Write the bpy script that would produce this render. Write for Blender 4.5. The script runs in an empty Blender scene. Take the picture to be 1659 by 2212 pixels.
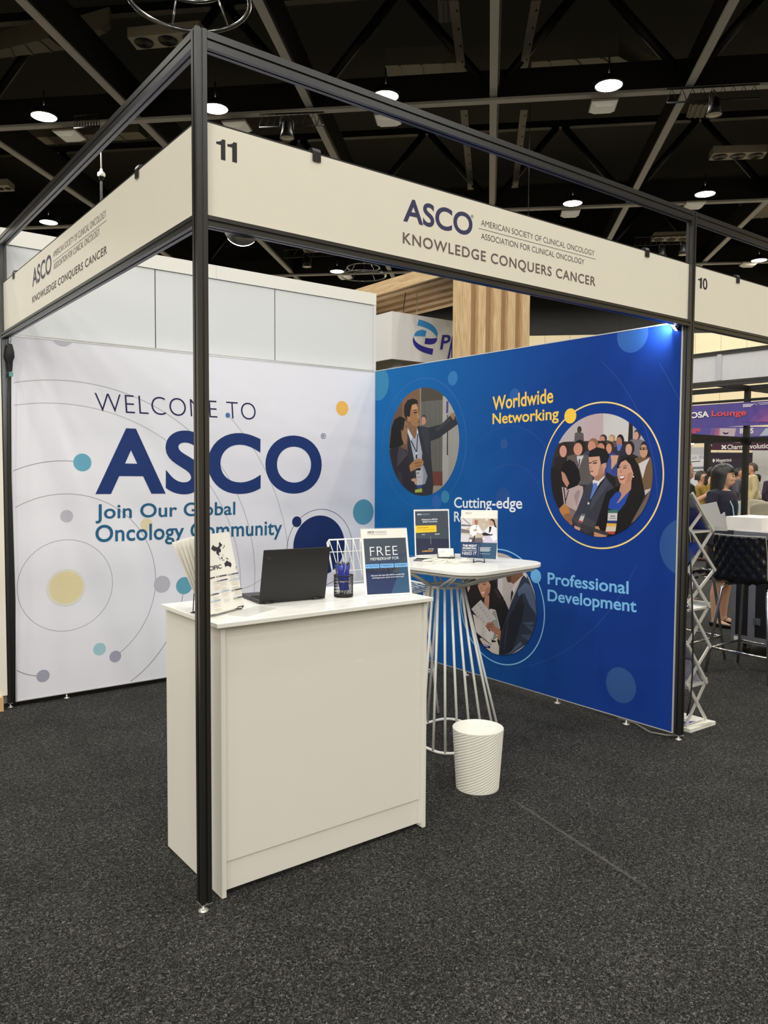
import bpy, bmesh, math, random
from mathutils import Vector as V, Matrix

random.seed(7)
SC = bpy.context.scene
COL = SC.collection

# ---------------------------------------------------------------- camera
CP = V((-1.1561, -2.5530, 1.5762))
YAW, PITCH, ROLL, FPX = math.radians(52.547), math.radians(-3.0306), math.radians(0.3223), 1693.27
FW = V((math.cos(PITCH)*math.cos(YAW), math.cos(PITCH)*math.sin(YAW), math.sin(PITCH)))
_r0 = V((math.sin(YAW), -math.cos(YAW), 0)); _u0 = _r0.cross(FW)
RT = math.cos(ROLL)*_r0 + math.sin(ROLL)*_u0
UP = -math.sin(ROLL)*_r0 + math.cos(ROLL)*_u0
cam = bpy.data.objects.new('camera', bpy.data.cameras.new('camera'))
COL.objects.link(cam); SC.camera = cam
cam.data.sensor_fit = 'HORIZONTAL'; cam.data.sensor_width = 36
cam.data.lens = FPX/1659*36; cam.data.clip_end = 300
_m = Matrix((RT, UP, -FW)).transposed().to_4x4(); _m.translation = CP
cam.matrix_world = _m

# ---------------------------------------------------------------- colour management, world, hall lamps
SC.view_settings.view_transform = 'Standard'; SC.view_settings.look = 'None'
SC.view_settings.gamma = 1; SC.view_settings.use_curve_mapping = False
SC.view_settings.exposure = 0.0
SC.cycles.use_denoising = True
SC.cycles.max_bounces = 8; SC.cycles.diffuse_bounces = 5; SC.cycles.transparent_max_bounces = 12
SC.cycles.sample_clamp_indirect = 6
HALL_W = 830
LED_W = 8
WARM = (1.0, 0.965, 0.88)
COOL = (0.90, 0.95, 1.0)
wd = bpy.data.worlds.new('world'); SC.world = wd; wd.use_nodes = True
wd.node_tree.nodes['Background'].inputs[0].default_value = (0.9, 0.85, 0.75, 1)
wd.node_tree.nodes['Background'].inputs[1].default_value = 0.02
R2 = math.sqrt(2)
def pq(p, q, z): return V(((p+q)/R2, (p-q)/R2, z))   # the roof grid is turned 45 degrees to the booths
LAMP_Z = 11.7
LQ = [1.0-2.63-5.265*2.55, -11.9, -6.78, -1.9, 3.67, 8.6, 13.6]
def hall_light(loc, w=None):
    l = bpy.data.lights.new('high_bay_light', 'SPOT'); l.energy = w or HALL_W; l.color = WARM
    l.spot_size = math.radians(168); l.spot_blend = 0.25; l.shadow_soft_size = 0.3
    o = bpy.data.objects.new('high_bay_light', l); o.location = loc; COL.objects.link(o); return o
# lamps of the hall grid that stand outside the photograph (beside and behind the camera)
for p in (10.2, 1.2, -7.8, -16.8, -25.8, -34.8):
    for q in (-11.9, -6.78, -1.9, 3.67, 8.6, 13.6):
        hall_light(pq(p, q, LAMP_Z-0.1))
for q in (-17.0, 13.6, 18.6):
    hall_light(pq(19.2, q, LAMP_Z-0.1)); hall_light(pq(28.4, q, LAMP_Z-0.1))

# ---------------------------------------------------------------- helpers
def ray(px, py): return FW + (px-829.5)/FPX*RT - (py-1106)/FPX*UP
def at(px, py, z): d = ray(px, py); return CP + (z-CP.z)/d.z*d
def onx(px, py, x): d = ray(px, py); return CP + (x-CP.x)/d.x*d
def ony(px, py, y): d = ray(px, py); return CP + (y-CP.y)/d.y*d
def dep(px, py, t): return CP + t*ray(px, py)

def lin(c):
    c = c/255; return c/12.92 if c <= 0.04045 else ((c+0.055)/1.055)**2.4
_MATS = {}
def mat(name, rgb, rough=0.5, metal=0.0, var=0.05, scale=30, bump=0.0, emit=0.0, alpha=1.0, trans=0.0, spec=0.5, coat=0.0):
    key = name
    if key in _MATS: return _MATS[key]
    m = bpy.data.materials.new(name); m.use_nodes = True; nt = m.node_tree; b = nt.nodes['Principled BSDF']
    c = [lin(x) for x in rgb]+[1]
    tc = nt.nodes.new('ShaderNodeTexCoord'); nz = nt.nodes.new('ShaderNodeTexNoise')
    nz.inputs['Scale'].default_value = scale; nz.inputs['Detail'].default_value = 3
    nt.links.new(tc.outputs['Object'], nz.inputs['Vector'])
    mx = nt.nodes.new('ShaderNodeMix'); mx.data_type = 'RGBA'
    mx.inputs['A'].default_value = [x*(1-var) for x in c[:3]]+[1]
    mx.inputs['B'].default_value = [min(1, x*(1+var)) for x in c[:3]]+[1]
    nt.links.new(nz.outputs['Fac'], mx.inputs['Factor']); nt.links.new(mx.outputs['Result'], b.inputs['Base Color'])
    b.inputs['Roughness'].default_value = rough; b.inputs['Metallic'].default_value = metal
    b.inputs['Specular IOR Level'].default_value = spec; b.inputs['Alpha'].default_value = alpha
    b.inputs['Transmission Weight'].default_value = trans; b.inputs['Coat Weight'].default_value = coat
    if emit:
        b.inputs['Emission Color'].default_value = c; b.inputs['Emission Strength'].default_value = emit
    if bump:
        bp = nt.nodes.new('ShaderNodeBump'); bp.inputs['Strength'].default_value = bump; bp.inputs['Distance'].default_value = 0.002
        nt.links.new(nz.outputs['Fac'], bp.inputs['Height']); nt.links.new(bp.outputs['Normal'], b.inputs['Normal'])
    _MATS[key] = m; return m
def ink(rgb, rough=0.6): return mat('ink_%d_%d_%d' % tuple(rgb), rgb, rough, var=0.03, scale=60, spec=0.25)

class MB:
    def __init__(s): s.v = []; s.f = []; s.m = []; s.sm = []
    def add(s, vs, fs, mi=0, smooth=False):
        o = len(s.v); s.v += [V(x) for x in vs]
        for f in fs: s.f.append([i+o for i in f]); s.m.append(mi); s.sm.append(smooth)
        return s
    def box(s, a, b, mi=0):
        x0, y0, z0 = (min(a[i], b[i]) for i in range(3)); x1, y1, z1 = (max(a[i], b[i]) for i in range(3))
        return s.add([(x0,y0,z0),(x1,y0,z0),(x1,y1,z0),(x0,y1,z0),(x0,y0,z1),(x1,y0,z1),(x1,y1,z1),(x0,y1,z1)],
              [(0,3,2,1),(4,5,6,7),(0,1,5,4),(1,2,6,5),(2,3,7,6),(3,0,4,7)], mi)
    def prism(s, pts, vec, mi=0):
        n = len(pts); vec = V(vec); pts = [V(p) for p in pts]
        return s.add(pts+[p+vec for p in pts], [tuple(range(n))[::-1], tuple(range(n, 2*n))]+[(i, (i+1) % n, n+(i+1) % n, n+i) for i in range(n)], mi)
    def poly(s, pts, mi=0): return s.add(pts, [tuple(range(len(pts)))], mi)
    def bar(s, a, b, w, h, mi=0, up=(0,0,1)):
        a, b = V(a), V(b); d = (b-a).normalized(); u = V(up); sd = d.cross(u)
        if sd.length < 1e-4: sd = d.cross(V((1,0,0)))
        sd.normalize(); u = sd.cross(d)
        return s.prism([a+sd*w/2+u*h/2, a-sd*w/2+u*h/2, a-sd*w/2-u*h/2, a+sd*w/2-u*h/2], b-a, mi)
    def tube(s, pts, r, n=8, closed=False, mi=0):
        pts = [V(p) for p in pts]; N = len(pts); rr = r if isinstance(r, (list, tuple)) else [r]*N
        ref = None; rings = []
        for i in range(N):
            if closed: t = pts[(i+1) % N]-pts[i-1]
            else: t = pts[min(i+1, N-1)]-pts[max(i-1, 0)]
            t.normalize()
            if ref is None: ref = t.orthogonal().normalized()
            ref = (ref-t*ref.dot(t));
            if ref.length < 1e-5: ref = t.orthogonal()
            ref.normalize(); b = t.cross(ref)
            rings.append([pts[i]+rr[i]*(math.cos(k*2*math.pi/n)*ref+math.sin(k*2*math.pi/n)*b) for k in range(n)])
        return s.loft(rings, not closed, closed, mi)
    def loft(s, rings, cap=True, closed=False, mi=0, smooth=True):
        n = len(rings[0]); N = len(rings); fs = []
        for i in range(N if closed else N-1):
            j = (i+1) % N
            for k in range(n): fs.append((i*n+k, i*n+(k+1) % n, j*n+(k+1) % n, j*n+k))
        s.add([p for r in rings for p in r], fs, mi, smooth)
        if cap:
            o = len(s.v)-N*n
            for f in (list(range(n))[::-1], list(range((N-1)*n, N*n))): s.f.append([i+o for i in f]); s.m.append(mi); s.sm.append(False)
        return s
    def lathe(s, prof, c, n=32, mi=0, ax=None, cap=False):
        c = V(c); a = V(ax or (0,0,1)).normalized(); e1 = a.orthogonal().normalized(); e2 = a.cross(e1)
        rings = [[c+a*z+r*(math.cos(k*2*math.pi/n)*e1+math.sin(k*2*math.pi/n)*e2) for k in range(n)] for r, z in prof]
        return s.loft(rings, cap, False, mi)
    def ell(s, c, rx, ry, rz, n=16, m=10, mi=0, rot=None):
        c = V(c); rings = []
        for i in range(m+1):
            th = math.pi*(i/m); zz = -math.cos(th); rr = max(math.sin(th), 0.02)
            ring = [V((rx*rr*math.cos(k*2*math.pi/n), ry*rr*math.sin(k*2*math.pi/n), rz*zz)) for k in range(n)]
            if rot: ring = [rot @ p for p in ring]
            rings.append([c+p for p in ring])
        return s.loft(rings, True, False, mi)
    def xf(s, M): s.v = [M @ p for p in s.v]; return s

def finish(name, me):
    o = bpy.data.objects.new(name, me); COL.objects.link(o); return o
def obj(name, mb, mats, parent=None, bevel=0.0, local=False):
    me = bpy.data.meshes.new(name)
    off = V((0,0,0)) if (local or parent is None) else world_loc(parent)
    me.from_pydata([tuple(p-off) for p in mb.v], [], mb.f)
    for m in (mats if isinstance(mats, (list, tuple)) else [mats]): me.materials.append(m)
    me.polygons.foreach_set('material_index', mb.m); me.polygons.foreach_set('use_smooth', mb.sm)
    me.update(); me.validate()
    o = finish(name, me)
    if parent: o.parent = parent
    if bevel:
        b = o.modifiers.new('bevel', 'BEVEL'); b.width = bevel; b.segments = 2; b.limit_method = 'ANGLE'; b.angle_limit = 0.6
    return o
def world_loc(o):
    l = V(o.location)
    while o.parent: o = o.parent; l += V(o.location)
    return l
def tag(o, label, cat, group=None, kind=None):
    o['label'] = label; o['category'] = cat
    if group: o['group'] = group
    if kind: o['kind'] = kind
    return o
def thing(name, label, cat, loc=(0,0,0), rz=0.0, group=None):
    o = bpy.data.objects.new(name, None); o.empty_display_size = 0.1; COL.objects.link(o)
    o.location = loc; o.rotation_euler = (0, 0, rz); return tag(o, label, cat, group)
def struct(name, mb, mats, parent=None):
    o = obj(name, mb, mats, parent)
    if not parent: o['kind'] = 'structure'
    return o
def dup(root, loc, rz=None, label=None, rot=None):
    def cp(o, par):
        c = o.copy(); COL.objects.link(c)
        if par: c.parent = par; c.matrix_parent_inverse = o.matrix_parent_inverse.copy()
        for ch in list(o.children): cp(ch, c)
        return c
    r = cp(root, None); r.location = loc
    if rz is not None: r.rotation_euler = (0, 0, rz)
    if rot is not None: r.rotation_euler = rot
    if label: r['label'] = label
    return r

# flat print: a frame on a plane, layered shapes drawn into one mesh
_TXT = {}
def text_mesh(s, w=0.0, sp=1.0):
    w = min(w, .02 if s != s.upper() else .03)   # heavier offsets break small counters
    k = (s, w, sp)
    if k not in _TXT:
        c = bpy.data.curves.new('lettering', 'FONT'); c.body = s; c.size = 1; c.offset = w; c.space_character = sp; c.resolution_u = 10
        o = bpy.data.objects.new('lettering', c); me = o.to_mesh()
        vs = [v.co.copy() for v in me.vertices]; fs = [tuple(p.vertices) for p in me.polygons]
        o.to_mesh_clear(); bpy.data.objects.remove(o); bpy.data.curves.remove(c)
        x0 = min(v.x for v in vs); x1 = max(v.x for v in vs); y0 = min(v.y for v in vs); y1 = max(v.y for v in vs)
        _TXT[k] = ([((v.x-x0)/(x1-x0), (v.y-y0)/(y1-y0)) for v in vs], fs, (x1-x0)/(y1-y0))
    return _TXT[k]

class Print:
    """ink layers on a plane: O origin, u and v unit axes, n outward normal; px->3D by fn"""
    def __init__(s, O, u, v, fn=None, eps=0.0001):
        s.O = V(O); s.u = V(u).normalized(); s.v = V(v).normalized(); s.n = s.u.cross(s.v).normalized(); s.fn = fn
        s.k = 1; s.eps = eps; s.new()
    def new(s): s.mb = MB(); s.mats = []; s.idx = {}
    def mi(s, c):
        c = tuple(c)
        if c not in s.idx: s.idx[c] = len(s.mats); s.mats.append(ink(c))
        return s.idx[c]
    def uv(s, p):
        P = s.fn(*p) if s.fn else None
        return (s.u.dot(P-s.O), s.v.dot(P-s.O)) if P is not None else p
    def P(s, a, b): return s.O+s.u*a+s.v*b+s.n*(s.k*s.eps)
    def pol(s, pts, c, clip=None, raw=False):
        q = pts if raw else [s.uv(p) for p in pts]
        if clip: q = clip_poly(q, clip)
        if len(q) < 3: return
        a = sum(q[i-1][0]*q[i][1]-q[i][0]*q[i-1][1] for i in range(len(q)))
        if a < 0: q = q[::-1]
        s.mb.poly([s.P(*x) for x in q], s.mi(c)); s.k += 1
    def circ(s, c, e, r=None, n=64):
        c = s.uv(c); r = r or math.dist(c, s.uv(e))
        return [(c[0]+r*math.cos(2*math.pi*i/n), c[1]+r*math.sin(2*math.pi*i/n)) for i in range(n)]
    def disc(s, c, e, col, clip=None): s.pol(s.circ(c, e), col, clip, raw=True)
    def circ3(s, a, b, c):
        (ax, ay), (bx, by), (cx, cy) = s.uv(a), s.uv(b), s.uv(c)
        d = 2*(ax*(by-cy)+bx*(cy-ay)+cx*(ay-by))
        ux = ((ax*ax+ay*ay)*(by-cy)+(bx*bx+by*by)*(cy-ay)+(cx*cx+cy*cy)*(ay-by))/d
        uy = ((ax*ax+ay*ay)*(cx-bx)+(bx*bx+by*by)*(ax-cx)+(cx*cx+cy*cy)*(bx-ax))/d
        return (ux, uy), math.dist((ux, uy), (ax, ay))
    def band(s, c, r, a0, a1, w, col, lim=None, n=72):
        mi = s.mi(col)
        for i in range(n):
            t0 = a0+(a1-a0)*i/n; t1 = a0+(a1-a0)*(i+1)/n; q = []
            for rr, t in ((r-w/2, t0), (r+w/2, t0), (r+w/2, t1), (r-w/2, t1)): q.append((c[0]+rr*math.cos(t), c[1]+rr*math.sin(t)))
            if lim and not all(lim[0] < x < lim[2] and lim[1] < y < lim[3] for x, y in q): continue
            s.mb.poly([s.P(*x) for x in q[::-1]], mi)
        s.k += 1
    def arc(s, a, b, c, w, col, lim=None, full=False):
        ce, r = s.circ3(a, b, c)
        if full: return s.band(ce, r, 0, 2*math.pi, w, col, lim, 120)
        an = [math.atan2(s.uv(p)[1]-ce[1], s.uv(p)[0]-ce[0]) for p in (a, b, c)]
        tw = 2*math.pi
        d1 = (an[1]-an[0]) % tw; d2 = (an[2]-an[0]) % tw
        if d1 <= d2: s.band(ce, r, an[0], an[0]+d2, w, col, lim)
        else: s.band(ce, r, an[0], an[0]-((an[0]-an[2]) % tw), w, col, lim)
    def line(s, a, b, w, col):
        a, b = s.uv(a), s.uv(b); d = (b[0]-a[0], b[1]-a[1]); L = math.hypot(*d); nx, ny = -d[1]/L*w/2, d[0]/L*w/2
        s.pol([(a[0]+nx, a[1]+ny), (b[0]+nx, b[1]+ny), (b[0]-nx, b[1]-ny), (a[0]-nx, a[1]-ny)], col, raw=True)
    def text(s, t, bl, br, tl, col, w=0.0, sp=1.0, mb=None):
        a, b, c = s.uv(bl), s.uv(br), s.uv(tl)
        vs, fs, _ = text_mesh(t, w, sp); mi = s.mi(col) if mb is None else 0
        (mb or s.mb).add([s.P(a[0]+x*(b[0]-a[0])+y*(c[0]-a[0]), a[1]+x*(b[1]-a[1])+y*(c[1]-a[1])) for x, y in vs], fs, mi); s.k += 1
    def out(s, name, parent): 
        o = obj(name, s.mb, s.mats, parent); s.new(); return o

def clip_poly(q, cl):
    a = sum(cl[i-1][0]*cl[i][1]-cl[i][0]*cl[i-1][1] for i in range(len(cl)))
    if a < 0: cl = cl[::-1]
    for i in range(len(cl)):
        A, B = cl[i-1], cl[i]; o = []
        ins = lambda p: (B[0]-A[0])*(p[1]-A[1])-(B[1]-A[1])*(p[0]-A[0]) >= 0
        for j in range(len(q)):
            p0, p1 = q[j-1], q[j]; i0, i1 = ins(p0), ins(p1)
            if i0 != i1:
                d0 = (B[0]-A[0])*(p0[1]-A[1])-(B[1]-A[1])*(p0[0]-A[0]); d1 = (B[0]-A[0])*(p1[1]-A[1])-(B[1]-A[1])*(p1[0]-A[0])
                t = d0/(d0-d1); o.append((p0[0]+t*(p1[0]-p0[0]), p0[1]+t*(p1[1]-p0[1])))
            if i1: o.append(p1)
        q = o
        if not q: return []
    return q

# ---------------------------------------------------------------- materials
BLACK = mat('black_aluminium', (96, 96, 97), 0.33, 0.95, 0.05, 40)
MATTE = mat('matte_black', (14, 14, 15), 0.75)
CREAM = mat('cream_board', (240, 235, 221), 0.32, 0, 0.015, 8)
COUNTER = mat('counter_laminate', (238, 235, 228), 0.4, 0, 0.012, 6)
TOPLAM = mat('counter_top_laminate', (244, 243, 238), 0.25, 0, 0.01, 6)
WHITEP = mat('white_panel', (212, 215, 217), 0.5, 0, 0.012, 3)
FABRIC = mat('white_fabric', (231, 231, 239), 0.8, 0, 0.015, 4)
WHITEM = mat('white_powder_coat', (232, 232, 228), 0.4, 0, 0.02, 20)
WHITEPL = mat('white_plastic', (240, 238, 230), 0.4, 0, 0.02, 20)
PAPER = mat('paper_white', (244, 241, 233), 0.6, 0, 0.01, 20)
SILVER = mat('brushed_aluminium', (190, 190, 190), 0.3, 1.0, 0.05, 60)
CHROME = mat('chrome', (222, 222, 222), 0.22, 1.0, 0.02, 20)
ZINC = mat('zinc_foot', (205, 205, 200), 0.35, 0.7, 0.05, 50)
GREYST = mat('grey_painted_steel', (190, 192, 197), 0.6, 0, 0.08, 3)
DUCT = mat('galvanised_duct', (120, 116, 105), 0.55, 0.2, 0.12, 2)
BLACKST = mat('black_painted_steel', (8, 8, 8), 0.5, 0, 0.1, 4)
DARKPL = mat('black_plastic', (26, 26, 27), 0.45, 0, 0.04, 40)
RUBBER = mat('cable_rubber', (17, 17, 17), 0.6)
CLEAR = mat('clear_acrylic', (250, 252, 252), 0.05, 0, 0.0, 10, alpha=0.18)
LENS = mat('lamp_lens', (255, 244, 222), 0.4, emit=28)
LEDL = mat('led_lens', (240, 246, 255), 0.4, emit=22)
DIFF = mat('square_diffuser', (226, 224, 214), 0.5, emit=0.12)
SKIN = mat('skin', (205, 160, 132), 0.55, 0, 0.05, 30)
HAIRB = mat('black_hair', (20, 18, 18), 0.4, 0, 0.2, 120)
HAIRBR = mat('brown_hair', (72, 56, 44), 0.5, 0, 0.2, 120)
# ---------------------------------------------------------------- the hall
def carpet():
    m = bpy.data.materials.new('carpet'); m.use_nodes = True; nt = m.node_tree; b = nt.nodes['Principled BSDF']; N = nt.nodes.new; L = nt.links.new
    tc = N('ShaderNodeTexCoord')
    n1 = N('ShaderNodeTexNoise'); n1.inputs['Scale'].default_value = 115; n1.inputs['Detail'].default_value = 2.5; n1.inputs['Roughness'].default_value = 0.6; n1.inputs['Distortion'].default_value = 1.6
    L(tc.outputs['Object'], n1.inputs['Vector'])
    r1 = N('ShaderNodeValToRGB'); r1.color_ramp.elements[0].position = 0.41; r1.color_ramp.elements[0].color = (0.010, 0.0099, 0.0095, 1)
    r1.color_ramp.elements[1].position = 0.70; r1.color_ramp.elements[1].color = (0.185, 0.18, 0.168, 1)
    e = r1.color_ramp.elements.new(0.55); e.color = (0.040, 0.0395, 0.038, 1)
    L(n1.outputs['Fac'], r1.inputs['Fac'])
    n2 = N('ShaderNodeTexNoise'); n2.inputs['Scale'].default_value = 2.2; n2.inputs['Detail'].default_value = 4
    L(tc.outputs['Object'], n2.inputs['Vector'])
    r2 = N('ShaderNodeMapRange'); r2.inputs['From Min'].default_value = 0.3; r2.inputs['From Max'].default_value = 0.7; r2.inputs['To Min'].default_value = 0.86; r2.inputs['To Max'].default_value = 1.14
    L(n2.outputs['Fac'], r2.inputs['Value'])
    mx = N('ShaderNodeMix'); mx.data_type = 'RGBA'; mx.blend_type = 'MULTIPLY'; mx.inputs['Factor'].default_value = 1
    L(r1.outputs['Color'], mx.inputs['A']); L(r2.outputs['Result'], mx.inputs['B']); L(mx.outputs['Result'], b.inputs['Base Color'])
    # worn lighter joint between two carpet rolls: distance to a straight line across the floor
    sa, sb = at(1100, 1722, 0), at(1420, 1932, 0); sd = (sb-sa); SL = sd.length; sd.normalize()
    def dotline(v, c):
        d = N('ShaderNodeVectorMath'); d.operation = 'DOT_PRODUCT'; d.inputs[1].default_value = v; L(tc.outputs['Object'], d.inputs[0])
        a = N('ShaderNodeMath'); a.operation = 'SUBTRACT'; a.inputs[1].default_value = c; L(d.outputs['Value'], a.inputs[0]); return a
    nrm = V((-sd.y, sd.x, 0)); ac = dotline(nrm, nrm.dot(sa)); al = dotline(sd, sd.dot(sa)+SL/2)
    def fall(src, w0, w1):
        ab = N('ShaderNodeMath'); ab.operation = 'ABSOLUTE'; L(src.outputs[0], ab.inputs[0]); m = N('ShaderNodeMapRange'); m.interpolation_type = 'SMOOTHSTEP'
        m.inputs['From Min'].default_value = w0; m.inputs['From Max'].default_value = w1; m.inputs['To Min'].default_value = 1; m.inputs['To Max'].default_value = 0; L(ab.outputs[0], m.inputs['Value']); return m
    f1, f2 = fall(ac, .001, .014), fall(al, SL*.3, SL*.52); mm = N('ShaderNodeMath'); mm.operation = 'MULTIPLY'; L(f1.outputs[0], mm.inputs[0]); L(f2.outputs[0], mm.inputs[1])
    ms = N('ShaderNodeMath'); ms.operation = 'MULTIPLY'; ms.inputs[1].default_value = .38; L(mm.outputs[0], ms.inputs[0])
    mx2 = N('ShaderNodeMix'); mx2.data_type = 'RGBA'; L(ms.outputs[0], mx2.inputs['Factor']); L(mx.outputs['Result'], mx2.inputs['A']); mx2.inputs['B'].default_value = (.16, .155, .145, 1); L(mx2.outputs['Result'], b.inputs['Base Color'])
    bp = N('ShaderNodeBump'); bp.inputs['Strength'].default_value = 0.5; bp.inputs['Distance'].default_value = 0.004
    L(n1.outputs['Fac'], bp.inputs['Height']); L(bp.outputs['Normal'], b.inputs['Normal'])
    b.inputs['Roughness'].default_value = 0.95; b.inputs['Specular IOR Level'].default_value = 0.1
    return m
CARPET = carpet()
PW, PB, QL, QR, TOPZ = 43.0, -45.0, -24.0, 26.0, 16.0
struct('floor', MB().prism([pq(PB, QL, 0), pq(PB, QR, 0), pq(PW, QR, 0), pq(PW, QL, 0)][::-1], (0, 0, -0.1)), CARPET)
struct('ceiling', MB().prism([pq(PB, QL, TOPZ), pq(PB, QR, TOPZ), pq(PW, QR, TOPZ), pq(PW, QL, TOPZ)], (0, 0, 0.1)), mat('roof_deck_black', (4, 4, 4), 0.8, 0, 0.3, 0.5))
def panelled(rgb, name, axis_q=True):
    m = bpy.data.materials.new(name); m.use_nodes = True; nt = m.node_tree; b = nt.nodes['Principled BSDF']; N = nt.nodes.new; L = nt.links.new
    tc = N('ShaderNodeTexCoord'); dv = N('ShaderNodeVectorMath'); dv.operation = 'DOT_PRODUCT'
    dv.inputs[1].default_value = (1/R2, -1/R2, 0) if axis_q else (1/R2, 1/R2, 0)
    L(tc.outputs['Object'], dv.inputs[0])
    mo = N('ShaderNodeMath'); mo.operation = 'PINGPONG'; mo.inputs[1].default_value = 0.68; L(dv.outputs['Value'], mo.inputs[0])
    rp = N('ShaderNodeValToRGB'); c = [lin(x) for x in rgb]; rp.color_ramp.elements[0].color = [x*0.55 for x in c]+[1]; rp.color_ramp.elements[1].color = c+[1]
    rp.color_ramp.elements[0].position = 0.008; rp.color_ramp.elements[1].position = 0.02
    L(mo.outputs[0], rp.inputs['Fac']); L(rp.outputs['Color'], b.inputs['Base Color']); b.inputs['Roughness'].default_value = 0.7
    return m
CW, DW = panelled((238, 222, 186), 'cream_wall_panels'), panelled((30, 29, 28), 'dark_wall_panels')
CW2, DW2 = panelled((238, 222, 186), 'cream_wall_panels_side', False), panelled((30, 29, 28), 'dark_wall_panels_side', False)
CT = 9.25
def hall_wall(name, a, b, n, mats):
    mb = MB()
    mb.prism([V((a.x, a.y, 0)), V((b.x, b.y, 0)), V((b.x, b.y, CT)), V((a.x, a.y, CT))], n*0.2, 0)
    mb.prism([V((a.x, a.y, CT)), V((b.x, b.y, CT)), V((b.x, b.y, TOPZ)), V((a.x, a.y, TOPZ))], n*0.2, 1)
    struct(name, mb, mats)
hall_wall('wall_front', pq(PW, QL, 0), pq(PW, QR, 0), pq(1, 0, 0), [CW, DW])
hall_wall('wall_back', pq(PB, QL, 0), pq(PB, QR, 0), pq(-1, 0, 0), [CW, DW])
hall_wall('wall_left', pq(PB, QL, 0), pq(PW, QL, 0), pq(0, -1, 0), [CW2, DW2])
hall_wall('wall_right', pq(PB, QR, 0), pq(PW, QR, 0), pq(0, 1, 0), [CW2, DW2])

# roof girders (the building's own steel)
for q in (-20.06, -14.8, -9.53, -4.26, 1.0, 6.27, 11.53, 16.8, 22.06):
    if q == -20.06 or q == 22.06: continue
    mb = MB(); mb.bar(pq(6, q, 12.06), pq(42.9, q, 12.06), 0.21, 0.06, 0)
    mb.bar(pq(6, q+0.09, 12.55), pq(42.9, q+0.09, 12.55), 0.14, 0.9, 1)
    struct('ceiling_beam', mb, [GREYST, BLACKST])
for p in (10.7, 20.15, 29.5, 38.8):
    mb = MB(); mb.bar(pq(p, QL, 11.95), pq(p, QR, 11.95), 0.24, 0.07, 0)
    mb.bar(pq(p+0.1, QL, 12.4), pq(p+0.1, QR, 12.4), 0.16, 0.8, 1); mb.bar(pq(p+0.1, QL, 15.2), pq(p+0.1, QR, 15.2), 0.25, 0.25, 1)
    for q in (-14.8, -9.53, -4.26, 1.0, 6.27, 11.53, 16.8):
        for s in (-1, 1):
            mb.tube([pq(p+0.1, q+s*0.35, 12.6), pq(p+0.1, q+s*2.5, 15.1)], 0.13, 10, mi=1)
    struct('ceiling_beam', mb, [GREYST, BLACKST])
# perforated strip pair either side of the middle girder
for a, b in (((980, 0), (1000, 178)), ((1002, 236), (1018, 424)), ((1158, 0), (1126, 172)), ((1132, 236), (1110, 424))):
    A, B = at(*a, 13.0), at(*b, 13.0); mb = MB().bar(A, B, 0.23, 0.05, 0)
    d = (B-A); n = int(d.length/0.75); sd = d.normalized().cross(V((0,0,1)))
    for i in range(n):
        c = A+d*(i+0.5)/n-V((0,0,0.027)); mb.bar(c+sd*0.05-d.normalized()*0.05, c+sd*0.05+d.normalized()*0.05, 0.05, 0.006, 1)
    struct('ceiling_beam', mb, [mat('galvanised_strip', (128, 122, 112), 0.6, 0.0, 0.08, 3), MATTE])

# ---------------------------------------------------------------- ceiling fittings
def lamp_proto():
    t = thing('high_bay_lamp', '', 'lamp')
    obj('reflector', MB().lathe([(0.05, 0.30), (0.12, 0.28), (0.14, 0.16), (0.36, 0.10), (0.37, 0.0), (0.35, 0.0), (0.33, 0.05)], (0,0,0), 28), BLACKST, t, local=True)
    obj('lens', MB().lathe([(0.35, 0.012), (0.2, -0.004), (0.001, -0.012)], (0,0,0), 28), LENS, t, local=True)
    obj('hanger', MB().tube([(0,0,0.28), (0,0,0.75)], 0.02, 6), BLACKST, t, local=True)
    return t
LAMPS = [((95,253), 'bright round lamp above the slanted corner rail, above the small white square fitting'),
 ((465,236), 'bright round lamp beside the top of the front corner post'), ((105,481), 'bright round lamp just above the tall white panel wall and left fascia'),
 ((833,209), 'bright round lamp half hidden by the long top rail'), ((1315,186), 'bright round lamp high above the roof cross beam, over a white square fitting'),
 ((1237,440), 'bright round lamp above the printed society name on the fascia'), ((1523,420), 'bright round lamp above the post between booths 11 and 10'),
 ((728,587), 'small bright round lamp beside the hanging metal rings over the wooden canopy'), ((1640,563), 'small bright round lamp above the booth 10 fascia')]
proto = None
for i, (p, lb) in enumerate(LAMPS):
    z = LAMP_Z; P = at(*p, z)
    if proto is None: proto = o = lamp_proto(); o.location = P; o['label'] = lb; o['group'] = 'high bay lamps under the roof'
    else: o = dup(proto, P, label=lb)
    hall_light(P-V((0,0,0.06)))
for q in (-1.5, 3.67, 8.6):   # unseen lamps added behind the long fascia to brighten the far wall
    P = pq(37.3, q, LAMP_Z); dup(proto, P, label='added high bay lamp brightening the far hall wall, hidden by the long fascia'); hall_light(P-V((0,0,.06)))
for q in (-6.5, -12, 13.8, 19): hall_light(pq(37.3, q, LAMP_Z-.1))  # bare lights added along that row, also brightening the far wall
def square_proto():
    t = thing('square_light_fitting', '', 'light fitting')
    obj('frame', MB().box((-.36,-.36,0), (.36,.36,.05)), mat('fitting_frame', (190,186,176), .5), t, local=True)
    d = MB(); a, b = .34, .22
    d.loft([[(-a,-a,0),(a,-a,0),(a,a,0),(-a,a,0)], [(-b,-b,-.10),(b,-b,-.10),(b,b,-.10),(-b,b,-.10)]], True, smooth=False); obj('diffuser', d, DIFF, t, local=True)
    return t
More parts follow.
